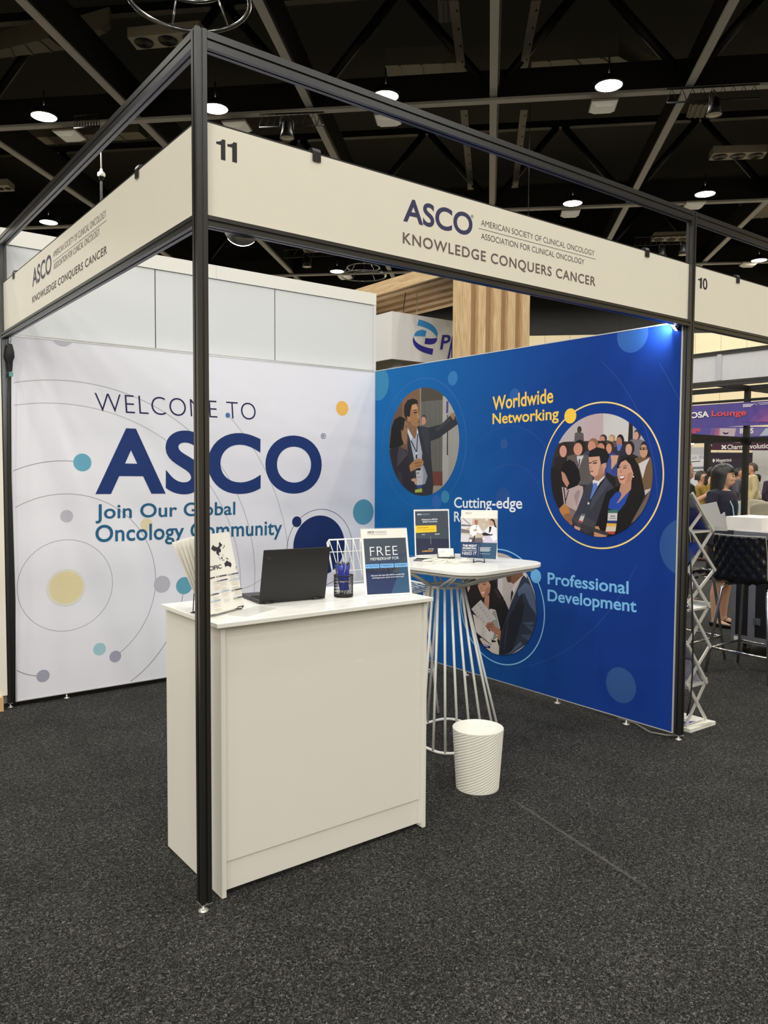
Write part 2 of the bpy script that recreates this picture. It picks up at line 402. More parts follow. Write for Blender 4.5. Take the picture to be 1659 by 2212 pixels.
SQ = [((150,293), 'white square ceiling fitting behind the slanted corner rail'), ((512,274), 'white square ceiling fitting peeking over the fascia number 11'),
 ((838,259), 'white square ceiling fitting just below the long top rail'), ((1303,230), 'white square ceiling fitting hung below the roof cross beam and brightest lamp'),
 ((1232,461), 'white square ceiling fitting above the printed society name'), ((1500,443), 'white square ceiling fitting under the lamp over the booth 10 post'),
 ((745,598), 'small white square ceiling fitting behind the hanging metal rings'), ((1618,571), 'small white square ceiling fitting above the booth 10 fascia')]
proto = None
for p, lb in SQ:
    P = at(*p, 11.72)
    if proto is None: proto = o = square_proto(); o.location = P; o.rotation_euler = (0,0,math.pi/4+math.radians(0)); o['label'] = lb; o['group'] = 'square ceiling fittings'
    else: o = dup(proto, P, label=lb)
# three-outlet air vents
VENT = mat('vent_plate', (168, 163, 150), 0.5, 0, 0.05, 5)
VQ = [([(275,81),(430,66),(452,94),(296,108)], 'grey ceiling vent with three round outlets behind the corner post top'),
 ([(1541,331),(1658,328),(1647,343),(1531,347)], 'grey ceiling vent with three round outlets above the lamp over booth 10'),
 ([(653,538),(729,536),(735,544),(658,546)], 'small grey ceiling vent with three outlets above the white panel wall'),
 ([(1414,513),(1490,511),(1490,521),(1406,522)], 'small grey ceiling vent with three outlets just above the clip near booth 10'),
 ([(-26,402),(17,400),(32,413),(-12,415)], 'grey ceiling vent beside the outer end of the slanted top rail')]
for q, lb in VQ:
    C4 = [at(*p, 12.6) for p in q]; c = sum(C4, V())/4
    t = thing('air_vent', lb, 'vent', c, group='three-outlet ceiling vents')
    obj('plate', MB().prism(C4, (0,0,0.25)), VENT, t)
    for k in range(3):
        f = (k+0.5)/3; m = (C4[0].lerp(C4[1], f)+C4[3].lerp(C4[2], f))/2
        r = min((C4[0]-C4[3]).length, (C4[1]-C4[0]).length/3)*0.42
        mb = MB().lathe([(r, -0.004), (r*0.9, -0.03), (r*0.8, -0.01), (r*0.62, -0.03), (r*0.5, -0.01), (r*0.32, -0.03), (r*0.2, -0.01), (0.002, -0.02)], m, 24)
        obj('outlet', mb, BLACKST, t)
# ducts
DQ = [([(832,142),(988,136),(990,196),(846,206)], 14.0, 'grey metal duct between the roof girders, over the long top rail'),
 ([(1148,134),(1336,122),(1440,176),(1145,186)], 14.0, 'grey ribbed duct behind the brightest lamp'),
 ([(60,298),(300,285),(318,300),(76,314)], 12.9, 'grey duct behind the slanted corner rail'),
 ([(150,82),(236,57),(240,62),(182,100)], 13.6, 'grey duct end under the dark roof, beside the girder near the corner'),
 ([(945,0),(982,0),(980,46),(948,48)], 14.2, 'narrow grey duct beside the perforated strip'),
 ([(0,108),(105,82),(140,108),(0,126)], 13.6, 'dim grey duct crossing behind a girder in the upper corner'),
 ([(1490,225),(1530,226),(1520,254),(1482,254)], 13.2, 'grey ribbed duct beside the stage spotlight over the beam'),
 ([(1600,446),(1659,440),(1659,470),(1594,474)], 13.4, 'grey duct above the booth 10 top rail')]
for q, z, lb in DQ:
    C4 = [at(*p, 13.2) for p in q]; mb = MB().prism(C4, (0,0,0.5)); d = (C4[1]-C4[0]).normalized()
    for f in (0.2, 0.5, 0.8):
        a, b = C4[0].lerp(C4[1], f), C4[3].lerp(C4[2], f); mb.bar(a-V((0,0,.012)), b-V((0,0,.012)), 0.06, 0.03)
    tag(obj('air_duct', mb, DUCT), lb, 'duct', 'ducts under the roof')
# lighting truss ladders with stage spotlights
def ladder(a, b, z, lb, n=9):
    A, B = at(*a, z), at(*b, z); up = V((0,0,0.35)); mb = MB()
    mb.tube([A, B], 0.025, 6).tube([A+up, B+up], 0.025, 6)
    for i in range(n): mb.tube([A.lerp(B, i/n), A.lerp(B, (i+.5)/n)+up, A.lerp(B, (i+1)/n)], 0.014, 5)
    tag(obj('lighting_truss', mb, mat('truss_black', (34,33,31), .4, .3)), lb, 'truss')
ladder((560,275), (700,270), 11.2, 'black ladder truss behind the fascia number 11')
ladder((1440,222), (1640,212), 11.2, 'black ladder truss carrying the stage spotlight over booth 10')
ladder((160,277), (215,272), 11.4, 'short black zigzag truss beside the slanted corner rail')
ladder((612,557), (800,548), 11.0, 'thin black truss above the white panel wall, under a vent')
ladder((1370,531), (1480,526), 11.0, 'thin black truss above the clip beside the booth 10 post')
def spot_proto():
    t = thing('stage_spotlight', '', 'spotlight')
    obj('body', MB().lathe([(0.02,.42),(.12,.40),(.14,.2),(.2,0.0),(.19,0.0),(.17,.05)], (0,0,0), 20), BLACKST, t, local=True)
    obj('lens', MB().lathe([(.185,.01),(.001,.0)], (0,0,0), 20), mat('pale_lens', (200,198,188), .3), t, local=True)
    obj('yoke', MB().tube([(-.2,0,.2),(-.2,0,.5),(0,0,.6),(.2,0,.5),(.2,0,.2)], .015, 6), BLACKST, t, local=True)
    return t
proto = None
for p, z, lb in [((620,299), 10.5, 'black stage spotlight hanging behind the fascia number 11'), ((1542,249), 10.45, 'black stage spotlight hanging from the ladder truss over booth 10'),
    ((663,577), 10.2, 'small black stage spotlight above the cap of the white panel wall'), ((1430,557), 10.3, 'small black stage spotlight over the fascia beside the booth 10 post'),
    ((1476,551), 10.3, 'small black stage spotlight close against the booth 10 post')]:
    P = at(*p, z)
    if proto is None: proto = o = spot_proto(); o.location = P; o['label'] = lb; o['group'] = 'stage spotlights'
    else: o = dup(proto, P, label=lb)
# hanging ring rigs
def ring_rig(c, R, lb):
    t = thing('hanging_ring_rig', lb, 'ring rig', c, group='hanging double rings')
    cir = lambda r, z: [c+V((r*math.cos(k*math.pi/24), r*math.sin(k*math.pi/24), z)) for k in range(48)]
    obj('outer_ring', MB().tube(cir(R, 0), R*.036, 10, True), CHROME_D, t); obj('inner_ring', MB().tube(cir(R*.72, R*.36), R*.03, 10, True), CHROME_D, t)
    for k in range(6):
        a = k*math.pi/3+.4; obj('spoke', MB().tube([c+V((R*math.cos(a), R*math.sin(a), 0)), c+V((R*.72*math.cos(a), R*.72*math.sin(a), R*.36))], R*.014, 6), CHROME_D, t)
    mb = MB()
    for k in range(3):
        a = k*2*math.pi/3+.9; mb.tube([c+V((R*.72*math.cos(a), R*.72*math.sin(a), R*.36)), c+V((0,0,R*2.4)), c+V((0,0,R*2.4+.3))], R*.008, 5)
    obj('suspension_wire', mb, BLACKST, t)
CHROME_D = mat('dark_chrome', (120,120,120), .25, 1.0)
ring_rig(dep(407, -4, 10.4), 0.80, 'large double metal ring hanging above the front corner post')
ring_rig(dep(785, 596, 28), 0.80, 'small double metal ring hanging above the wooden canopy')
# camera dome on a rod
_r = ray(219, 378); c = CP+_r*((20.15*R2-CP.x-CP.y)/(_r.x+_r.y)); t = thing('dome_camera', 'white dome security camera on a thin rod, hanging above the side fascia', 'camera', c); K = 1.8
obj('housing', MB().lathe([(r*K, z*K) for r, z in ((.001,.10),(.02,.10),(.03,.06),(.062,.03),(.066,-.01),(.05,-.03))], c, 18), WHITEPL, t)
obj('dome', MB().lathe([(r*K, z*K) for r, z in ((.05,-.03),(.046,-.055),(.025,-.075),(.001,-.08))], c, 18), mat('smoked_dome', (30,30,30), .1), t)
obj('rod', MB().tube([c+V((0,0,.17)), V((c.x, c.y, 11.915))], .022, 6), WHITEPL, t)
# bare cable dropping behind the fascia
c = dep(1141, 470, 22.3)
tag(obj('drop_cable', MB().tube([c, V((c.x, c.y, 11.9))], .010, 5), BLACKST), 'thin dark cable dropping from the roof behind the long fascia', 'cable')
c = dep(219, 440, 12.5)
tag(obj('drop_cable', MB().tube([c+V((0,0,-.6)), c+V((0,0,.35))], .02, 6), BLACKST), 'short black drop cable under the dome security camera', 'cable')
# ---------------------------------------------------------------- the shell scheme booth (3 m x 3 m, open on two sides)
ZT, ZF, ZB = 3.06, 2.761, 2.445
def profile_pts(s=0.02, g=0.004, d=0.006):
    h = s; q = [(-h,-h),(-g,-h),(-g,-h+d),(g,-h+d),(g,-h),(h,-h)]
    out = []
    for k in range(4):
        c, sn = [(1,0),(0,1),(-1,0),(0,-1)][k]
        out += [(x*c-y*sn, x*sn+y*c) for x, y in q[:-1]]
    return out
def upright(x, y, lb, zt=ZT, z0=0.03):
    t = thing('upright_post', lb, 'post', (x, y, 0))
    obj('profile', MB().prism([(x+a, y+b, z0) for a, b in profile_pts()], (0,0,zt-z0)), BLACK, t)
    obj('levelling_foot', MB().lathe([(.001,.0),(.018,.0),(.019,.004),(.010,.009),(.006,.012),(.006,z0+.002),(.001,z0+.002)], (x-.006, y-.004, 0), 20), ZINC, t)
    obj('end_plate', MB().box((x-.021, y-.021, z0-.002), (x+.021, y+.021, z0)), ZINC, t)
    return t
upright(0, 0, 'black aluminium corner post standing in front of the white counter')
upright(3, 0, 'black post at the open end of the dark blue wall')
upright(0, 3, 'black post at the outer edge of the white printed wall')
def rail(name, a, b, z0, z1, lb, th=0.02):
    a, b = V(a), V(b); d = (b-a).normalized(); s = V((d.y, -d.x, 0)); zc = (z0+z1)/2; h = (z1-z0)/2; mb = MB(); g = .004; dd = .006
    prof = [(-th,-h),(-g,-h),(-g,-h+dd),(g,-h+dd),(g,-h),(th,-h),(th,-g),(th-dd,-g),(th-dd,g),(th,g),(th,h),(-th,h),(-th,g),(-th+dd,g),(-th+dd,-g),(-th,-g)]
    mb.prism([V((a.x, a.y, zc))+s*x+V((0,0,y)) for x, y in prof], b-a)
    return tag(obj(name, mb, BLACK), lb, 'rail')
e = .021
rail('top_rail', (e,0,0), (3-e,0,0), ZT-.06, ZT-.004, 'long black top rail over the fascia with the full society name')
rail('top_rail', (0,e,0), (0,3-e,0), ZT-.06, ZT-.004, 'black top rail running back from the front corner post over the side fascia')
rail('top_rail', (3+e,0,0), (6-e,0,0), ZT-.06, ZT-.004, 'black top rail over the booth 10 fascia')
rail('fascia_rail', (e,0,0), (3-e,0,0), ZB-.036, ZB, 'black rail under the long fascia, holding its lower edge')
rail('fascia_rail', (0,e,0), (0,3-e,0), ZB-.036, ZB, 'black rail under the side fascia, holding its lower edge')
rail('fascia_rail', (3+e,0,0), (6-e,0,0), ZB-.036, ZB, 'black rail under the booth 10 fascia')
GREYTX, NAVYTX, NUMTX = (112, 98, 94), (62, 62, 98), (52, 50, 54)
EDGE = mat('board_edge_black', (24,24,26), .5)
def one(pr, tl, bl, br, col):
    (ax, ay), (bx, by), (cx, cy) = pr.uv(tl), pr.uv(bl), pr.uv(br); w = cx-ax; h = ay-by
    pr.pol([(ax+w*.5,by),(ax+w,by),(ax+w,ay),(ax+w*.66,ay),(ax+w*.52,ay-h*.1),(ax+w*.2,ay-h*.17),(ax,ay-h*.18),(ax,ay-h*.30),(ax+w*.5,ay-h*.30)], col, raw=True)
def fascia(a, b, lb):
    a, b = V(a), V(b); d = (b-a).normalized(); s = V((d.y, -d.x, 0)); t = thing('fascia_board', lb, 'fascia sign', ((a.x+b.x)/2, (a.y+b.y)/2, ZB))
    mb = MB().bar(V((a.x,a.y,(ZB+ZF)/2)), V((b.x,b.y,(ZB+ZF)/2)), .005, ZF-ZB, 0); obj('board', mb, CREAM, t)
    obj('top_edge_strip', MB().bar(V((a.x,a.y,ZF+.003))-s*.001, V((b.x,b.y,ZF+.003))-s*.001, .007, .006), EDGE, t)
    return t
t = fascia((e,0,0), (3-e,0,0), 'long cream fascia board numbered 11 with the society name in full')
pr = Print((0,-.0027,0), (1,0,0), (0,0,1), lambda x, y: ony(x, y, -.0027))
one(pr, (467,297), (471,343), (487,347), NUMTX); one(pr, (491,303), (496,348), (512,351), NUMTX); pr.out('booth_number', t)
pr.text('ASCO', (871,478), (1020,511), (872,426), NAVYTX, .022); pr.text('®', (1017,470), (1023,472), (1017,463), NAVYTX); pr.out('logo_lettering', t)
pr.text('AMERICAN SOCIETY OF CLINICAL ONCOLOGY', (1039,487), (1284,553), (1039,474), (90,82,84), -.006)
pr.line((1034,493), (1287,560), .0022, (120,112,110))
pr.text('ASSOCIATION FOR CLINICAL ONCOLOGY', (1039,516), (1262,572), (1039,503), (90,82,84), -.006); pr.out('name_lettering', t)
pr.text('KNOWLEDGE CONQUERS CANCER', (870,530), (1286,622), (870,501), GREYTX, .012, 1.12); pr.out('slogan_lettering', t)
t = fascia((0,3-e,0), (0,e,0), 'cream side fascia board seen at a steep angle, society name near its far end')
pr = Print((-.0027,0,0), (0,-1,0), (0,0,1), lambda x, y: onx(x, y, -.0027))
one(pr, (-7,643), (-6,664), (-1,661), NUMTX); one(pr, (0,637), (1,659), (6,655), NUMTX); pr.out('booth_number', t)
pr.text('ASCO', (70,621), (111,588), (70,582), (88,84,100), .018); pr.out('logo_lettering', t)
pr.text('AMERICAN SOCIETY OF CLINICAL ONCOLOGY', (115,557), (229,468), (115,544), (110,100,96), -.006)
pr.line((115,565), (230,476), .0022, (125,115,110))
pr.text('ASSOCIATION FOR CLINICAL ONCOLOGY', (116,583), (215,507), (116,570), (110,100,96), -.006); pr.out('name_lettering', t)
pr.text('KNOWLEDGE CONQUERS CANCER', (70,658), (231,551), (70,641), (100,90,88), .012, 1.12); pr.out('slogan_lettering', t)
t = fascia((3+e,0,0), (6-e,0,0), 'blank cream fascia board numbered 10')
pr = Print((0,-.0027,0), (1,0,0), (0,0,1), lambda x, y: ony(x, y, -.0027))
one(pr, (1508,598), (1509,622), (1516,624), NUMTX); pr.text('0', (1518,625), (1528,627), (1518,600), NUMTX, .02); pr.out('booth_number', t)
# hook clips over the fascia edges
CLIP = mat('clip_dark_steel', (38,36,38), .4, .3)
def clip(P, d, lb):
    P = V(P); d = V(d); s = V((d.y, -d.x, 0)); z = ZF+.006; mb = MB(); w = .018
    prof = [(-.03,-.02),(-.026,.004),(-.012,.017),(.004,.014),(.0085,.002),(.0085,-.034),(.0065,-.034),(.0065,.0),(.003,.011),(-.011,.014),(-.023,.003),(-.027,-.02)]
    mb.prism([V((P.x,P.y,z))-d*w+s*x+V((0,0,y)) for x, y in prof], d*2*w)
    tag(obj('hook_clip', mb, CLIP), lb, 'clip', 'dark hook clips over the fascia edges')
for px, lb in ((683, 'dark hook clip on the long fascia nearest the number 11'), (1397, 'dark hook clip on the long fascia nearest the booth 10 post'), (1593, 'dark hook clip on the booth 10 fascia')):
    x = ony(px, 338+(px-683)*.296, -.003).x; clip((x,0,0), (1,0,0), lb)
for (px, py), lb in (((297,366), 'dark hook clip on the side fascia nearest the corner post'), ((30,597), 'dark hook clip at the far end of the side fascia')):
    y = onx(px, py, -.003).y; clip((0,y,0), (0,-1,0), lb)

# ---- white printed wall (y = 3)
FZ0, FZ1 = .035, 2.435
FRAME = mat('frame_silver_white', (214,214,214), .35, .4)
def gradient_fabric(name, c0, c1, axis, a, b):
    m = mat(name, c0, .8, 0, .02, 4, spec=.12); nt = m.node_tree; bs = nt.nodes['Principled BSDF']; N = nt.nodes.new; L = nt.links.new
    tc = N('ShaderNodeTexCoord'); sx = N('ShaderNodeSeparateXYZ'); L(tc.outputs['Object'], sx.inputs[0])
    mr = N('ShaderNodeMapRange'); mr.inputs['From Min'].default_value = a; mr.inputs['From Max'].default_value = b; L(sx.outputs[axis], mr.inputs['Value'])
    rp = N('ShaderNodeValToRGB'); rp.color_ramp.interpolation = 'EASE'
    rp.color_ramp.elements[0].color = [lin(x) for x in c0]+[1]; rp.color_ramp.elements[1].color = [lin(x) for x in c1]+[1]
    L(mr.outputs[0], rp.inputs[0]); L(rp.outputs[0], bs.inputs['Base Color']); return m
t = thing('printed_wall', 'white fabric display wall printed with the welcome text and thin planet rings', 'display wall', (1.5, 3, 0))
yw = 2.976
obj('fabric_panel', MB().box((.03, yw, FZ0+.006), (2.972, 3.0, FZ1-.006)), FABRIC, t)
fr = MB()
for a, b in (((.022,yw-.002,FZ0),(.03,3.002,FZ1)), ((2.972,yw-.001,FZ0),(2.978,3.002,FZ1)), ((.03,yw-.002,FZ0),(2.972,3.002,FZ0+.006)), ((.03,yw-.002,FZ1-.006),(2.972,3.002,FZ1))): fr.box(a, b)
obj('frame', fr, FRAME, t)
for x in (.35, 1.1, 2.2): obj('levelling_foot', MB().lathe([(.001,0),(.02,0),(.02,.006),(.006,.01),(.006,.036)], (x, 2.99, 0), 14), ZINC, t)
pr = Print((0,yw,0), (1,0,0), (0,0,1), lambda x, y: ony(x, y, yw), .00005); lim = (.031, FZ0+.007, 2.971, FZ1-.007)
rect = [(lim[0],lim[1]),(lim[2],lim[1]),(lim[2],lim[3]),(lim[0],lim[3])]
G1, G2 = (168,168,174), (140,140,150)
c1, r1 = pr.circ3((21,828), (223,835), (542,1158)); pr.band(c1, r1, -.9, 2.6, .007, (186,186,190), lim, 140)
c2, r2 = pr.circ3((21,877), (207,883), (500,1143)); pr.band(c2, r2, -.9, 2.6, .006, (184,184,188), lim, 140)
pr.arc((493,897), (580,1030), (622,1180), .007, (192,192,196), lim)
pr.arc((25,1019), (99,998), (162,997), .005, (150,150,156), lim)
pr.arc((37,1269), (147,1166), (243,1257), .004, G1, lim, True)
pr.arc((27,1100), (141,1067), (336,1257), .005, G1, lim); pr.arc((141,1067), (336,1257), (259,1410), .005, G1, lim)
pr.arc((254,1491), (358,1388), (395,1284), .005, G2, lim); pr.arc((33,1446), (52,1455), (80,1460), .005, G2, lim)
pr.arc((500,1273), (548,1262), (565,1250), .004, G1, lim)
pr.out('ring_lines', t)
for c, e_, col in (((178,999),(197.5,999),(104,168,192)), ((144,1115),(158,1115),(190,190,200)), ((316,1133),(329,1133),(226,214,178)), ((350,1262),(367.5,1262),(186,186,196)),
    ((398,1265),(415.5,1265),(100,164,186)), ((215,1402),(228.5,1402),(164,202,212)), ((249,1418),(261.5,1418),(164,164,184)), ((93,1460),(107,1460),(164,164,182)),
    ((135,724),(135,748),(190,190,202)), ((739,882),(752,882),(240,188,92)), ((492,897),(497,897),(74,118,176)), ((785,1106),(807,1106),(92,160,184))): pr.disc(c, e_, col, rect)
pr.disc((143,1269), (184,1269), (225,222,208), rect); pr.disc((143,1269), (178.5,1268), (228,214,170), rect); pr.out('planet_dots', t)
pr.disc((690,1179), (690,1113.5), (30,48,100), rect); pr.arc((620,1188), (693,1100), (760,1172), .004, (60,66,110), lim, True)
pr.disc((641,1127), (651,1127), (30,48,100), rect); pr.out('navy_disc', t)
pr.text('WELCOME TO', (207,889), (553,907), (204,848), (32,34,78), -.017, 1.08); pr.out('welcome_lettering', t)
pr.text('ASCO', (206,1069), (694,1066), (206,921), (30,54,112), .027, 1.05); pr.text('®', (693,948), (704,948), (693,936), (30,54,112)); pr.out('logo_lettering', t)
pr.text('Join Our Global', (206,1131), (508,1121), (206,1089), (40,98,134), .016, 1.03)
pr.text('Oncology Community', (206,1183), (609,1165), (206,1134), (40,98,134), .016, 1.03); pr.out('tagline_lettering', t)

# ---- dark blue printed wall (x = 3)
xw = 2.976
BLUEF = gradient_fabric('blue_fabric', (22, 58, 142), (26, 106, 176), 'Y', .3, 3.1)
t = thing('printed_wall', 'dark blue fabric display wall printed with three round photographs', 'display wall', (3, 1.5, 0))
fo = obj('fabric_panel', MB().box((xw, .03, FZ0+.006), (3.0, 2.974, FZ1+.004)), BLUEF)
fo.parent = t; fo.location = -V(t.location)
fr = MB()
for a, b in (((xw-.002,.022,FZ0),(3.002,.03,FZ1+.01)), ((xw-.002,.03,FZ0),(3.002,2.974,FZ0+.006)), ((xw-.002,.03,FZ1+.004),(3.002,2.974,FZ1+.01))): fr.box(a, b)
obj('frame', fr, FRAME, t)
for y in (.35, .9, 1.8, 2.4): obj('levelling_foot', MB().lathe([(.001,0),(.022,0),(.022,.006),(.006,.01),(.006,.036)], (2.985, y, 0), 14), ZINC, t)
pr = Print((xw,0,0), (0,-1,0), (0,0,1), lambda x, y: onx(x, y, xw), .00002); lim = (-2.972, FZ0+.007, -.031, FZ1+.003)
rect = [(lim[0],lim[1]),(lim[2],lim[1]),(lim[2],lim[3]),(lim[0],lim[3])]
B1 = (52,92,160)
for a, b, c in (((1007,902),(1040,877),(1062,869)), ((1011,999),(1091,921),(1180,968)), ((1298,780),(1391,919),(1420,1075)), ((1424,784),(1450,830),(1467,864)), ((1036,1438),(1180,1426),(1374,1223)),
    ((1050,1035),(1130,1010),(1175,1090)), ((820,1100),(836,1180),(846,1250))): pr.arc(a, b, c, .004, (44,82,150), lim)
pr.arc((1007,960), (909,818), (938,1092), .006, (50,104,176), lim, True)
pr.out('orbit_lines', t)
for c, e_, col in (((818,829),(840,826),(56,134,180)), ((978,817),(988.5,817),(48,118,184)), ((961.5,1073),(970.5,1073),(60,134,178)), ((943,1084),(953,1084),(44,100,178)),
    ((1366,722),(1400,722),(44,92,164)), ((1481,1183),(1425,1183),(46,86,154)), ((1341,1480),(1373.5,1480),(50,88,152)), ((1089,959),(1097,959),(40,84,156)), ((1112,854),(1123,854),(38,94,168)),
    ((1087,1075),(1103,1075),(34,78,150)), ((1150,1225),(1160,1225),(38,84,150))): pr.disc(c, e_, col, rect)
pr.out('planet_dots', t)
pr.text('Worldwide', (1064,887), (1195,870), (1064,857), (255,210,84), .018, 1.0); pr.text('Networking', (1064,924), (1207,914), (1064,893), (255,210,84), .018, 1.0)
pr.text('Cutting-edge', (981,1104), (1128,1107), (981,1074), (236,243,250), .014, 1.0); pr.text('Research', (981,1127), (1070,1131), (981,1105), (236,243,250), .014)
pr.text('Professional', (1183,1262), (1358,1284), (1183,1236), (126,194,246), .018, 1.0); pr.text('Development', (1183,1306), (1375,1332), (1183,1273), (126,194,246), .018, 1.0); pr.out('topic_lettering', t)
pr.arc((1172.5,1033), (1306,869), (1433,1016), .010, (250,220,140), lim, True); pr.disc((1232,898.5), (1245,898), (255,208,72), rect); pr.out('yellow_ring', t)
pr.arc((1176,1335), (1097,1436), (1163,1260), .009, (140,202,246), lim, True); pr.disc((1157.5,1244.5), (1169,1244.5), (108,180,236), rect); pr.out('light_blue_ring', t)

def photo(pts3, ox, oy, k, layers, name):
    tr = lambda p: (ox+p[0]/k, oy+p[1]/k)
    ce, r = pr.circ3(*[(a, b) for a, b in pts3])
    cl = [(ce[0]+r*math.cos(2*math.pi*i/72), ce[1]+r*math.sin(2*math.pi*i/72)) for i in range(72)]
    pr.pol(cl, layers[0], raw=True)
    for it in layers[1:]:
        if it[0] == 'e':
            _, cx, cy, rx, ry, col = it; pts = [(cx+rx*math.cos(2*math.pi*i/24), cy+ry*math.sin(2*math.pi*i/24)) for i in range(24)]
        else: pts, col = it
        pr.pol([tr(p) for p in pts], col, cl)
    pr.out(name, t)
photo([(841,961),(992,955),(917,837)], 830, 820, 7.9, [(112,86,68),
 ([(80,100),(610,100),(610,1000),(80,1200)], (122,92,72)), ([(60,300),(305,300),(305,1200),(60,1200)], (104,78,62)),
 ([(625,100),(1010,100),(1000,1570),(625,1570)], (98,98,94)), ([(625,100),(1010,100),(1010,340),(625,380)], (76,71,62)), ([(606,140),(632,140),(632,1000),(606,1000)], (132,126,116)),
 ([(690,380),(698,380),(698,1570),(690,1570)], (86,86,82)), ([(780,380),(788,380),(788,1570),(780,1570)], (86,86,82)), ([(870,380),(878,380),(878,1570),(870,1570)], (86,86,82)), ([(940,380),(948,380),(948,1570),(940,1570)], (86,86,82)),
 ([(1000,280),(1350,280),(1350,1850),(990,1850)], (164,164,160)), ([(1100,560),(1350,560),(1350,1850),(1095,1850)], (152,152,148)), ([(1075,600),(1092,600),(1090,1290),(1068,1290)], (60,48,58)), ([(1062,370),(1098,365),(1092,570),(1058,575)], (88,62,130)),
 ([(820,1570),(995,1570),(995,1810),(820,1810)], (106,60,54)), ([(820,1810),(1000,1810),(1000,2000),(820,2000)], (150,140,126)),
 ([(640,640),(680,605),(715,640),(715,720),(690,770),(640,770)], (186,138,118)), ([(634,660),(650,612),(690,600),(720,640),(716,700),(700,640),(660,630)], (58,44,40)),
 ([(400,830),(590,790),(760,820),(980,760),(1130,610),(1215,620),(1260,760),(930,1000),(790,1050),(800,1300),(840,1800),(820,2020),(450,2020),(400,1500)], (46,48,56)),
 ([(620,820),(740,830),(780,960),(760,1300),(720,1250),(660,1000)], (54,57,66)), ([(860,850),(1120,660),(1140,690),(900,890)], (58,60,70)), ([(1130,620),(1170,570),(1200,570),(1205,640),(1185,695)], (152,116,80)),
 ([(400,830),(560,810),(600,1000),(650,1250),(640,1400),(690,1500),(740,1650),(700,1780),(630,1800),(530,1500),(510,1370)], (168,174,190)),
 ([(640,1400),(690,1500),(740,1650),(700,1780),(660,1790),(670,1600)], (140,146,160)),
 ([(400,720),(560,760),(560,900),(530,1010),(480,980),(410,830)], (132,98,72)), ([(400,820),(490,980),(450,1040),(400,900)], (202,206,216)), ([(560,820),(586,900),(572,925),(555,905)], (196,200,212)),
 ([(385,640),(450,450),(540,410),(580,470),(590,560),(604,650),(592,700),(590,780),(560,810),(480,780),(440,700)], (158,116,80)), ([(470,440),(545,415),(575,500),(480,520)], (188,148,110)), ([(560,560),(590,600),(600,655),(570,660)], (182,140,104)),
 ([(338,560),(345,440),(400,350),(490,322),(560,348),(582,412),(540,412),(480,420),(450,520),(440,630),(400,640),(385,690),(350,620)], (31,29,29)), ([(388,625),(440,640),(446,705),(410,722)], (168,124,88)),
 ([(505,558),(562,545),(562,566),(510,582)], (52,38,32)), ([(500,524),(556,508),(556,518),(505,538)], (54,40,34)), ([(562,722),(602,702),(602,718),(566,738)], (112,70,60)),
 ([(448,1040),(468,1040),(556,1230),(545,1240)], (24,24,30)), ([(566,930),(580,930),(562,1235),(548,1235)], (24,24,30)), ([(540,1235),(566,1235),(566,1280),(540,1280)], (200,204,208)), ([(545,1280),(566,1280),(562,1350),(540,1350)], (24,24,28)),
 ([(540,1550),(635,1545),(640,1800),(560,1810)], (184,186,190)), ([(552,1590),(600,1588),(600,1604),(552,1606)], (80,80,90)), ([(560,1660),(622,1658),(622,1668),(560,1670)], (120,120,128)), ([(545,1500),(625,1510),(620,1550),(540,1550)], (26,26,34)),
 ([(570,1800),(635,1795),(640,1850),(570,1860)], (52,72,152)), ([(530,1880),(645,1855),(650,1920),(525,1930)], (164,180,72)),
 ([(428,1470),(520,1370),(590,1343),(660,1370),(677,1420),(640,1490),(540,1530),(450,1575)], (164,124,84)), ([(520,1420),(640,1400),(646,1412),(530,1440)], (120,86,58)), ([(530,1468),(630,1450),(632,1462),(540,1484)], (120,86,58)),
 ([(90,1160),(130,800),(180,680),(270,625),(350,660),(388,722),(380,780),(320,880),(330,1100),(250,1150),(150,1200)], (24,23,25)),
 ([(352,700),(390,720),(412,800),(392,900),(402,1000),(380,1100),(340,1110),(302,1000),(290,850),(320,880),(340,800)], (142,106,80)), ([(366,800),(388,790),(390,806),(370,814)], (48,34,30)),
 ([(90,1200),(240,1140),(380,1200),(420,1350),(440,1550),(560,1700),(520,1900),(560,2020),(300,2000),(180,1750),(110,1450)], (42,38,46)), ([(250,1150),(350,1190),(400,1280),(300,1400),(220,1500),(230,1300)], (68,62,74)), ([(230,1560),(300,1600),(330,1800),(260,1760)], (58,52,62)),
 ([(460,1700),(520,1680),(567,1700),(560,1790),(530,1790),(510,1740),(470,1730)], (186,152,128))], 'photo_print')
crowd = []
for cx, cy, rx, ry, hc, sk, bc in ((500,420,26,40,(48,42,42),(74,58,52),(96,88,92)), (1265,490,42,62,(64,46,40),(206,160,142),(120,116,128)), (815,540,44,50,(60,44,38),(196,140,120),(70,60,62)), (930,535,40,44,(176,140,100),(206,170,140),(90,84,90)),
    (1040,575,46,80,(34,28,28),(170,116,96),(44,46,66)), (680,630,62,84,(150,108,80),(208,146,128),(66,70,96)), (800,650,60,72,(36,28,28),(196,136,112),(60,56,60)), (905,660,46,76,(70,44,36),(206,146,122),(56,70,140)),
    (300,695,58,92,(48,34,32),(208,150,136),(36,32,34)), (500,665,72,96,(38,30,30),(206,150,128),(96,88,86)), (1170,670,52,86,(42,32,32),(212,160,142),(40,36,40)), (1370,690,64,104,(36,30,30),(196,150,124),(112,86,62))):
    crowd += [([(cx-rx*2.2,cy+ry*1.1),(cx-rx*.7,cy+ry*.8),(cx+rx*.7,cy+ry*.8),(cx+rx*2.2,cy+ry*1.2),(cx+rx*2.6,cy+ry*5),(cx-rx*2.6,cy+ry*5)], bc), ('e',cx+rx*.15,cy-ry*.1,rx*1.12,ry*1.08,hc), ('e',cx-rx*.2,cy+ry*.12,rx*.82,ry*.86,sk)]
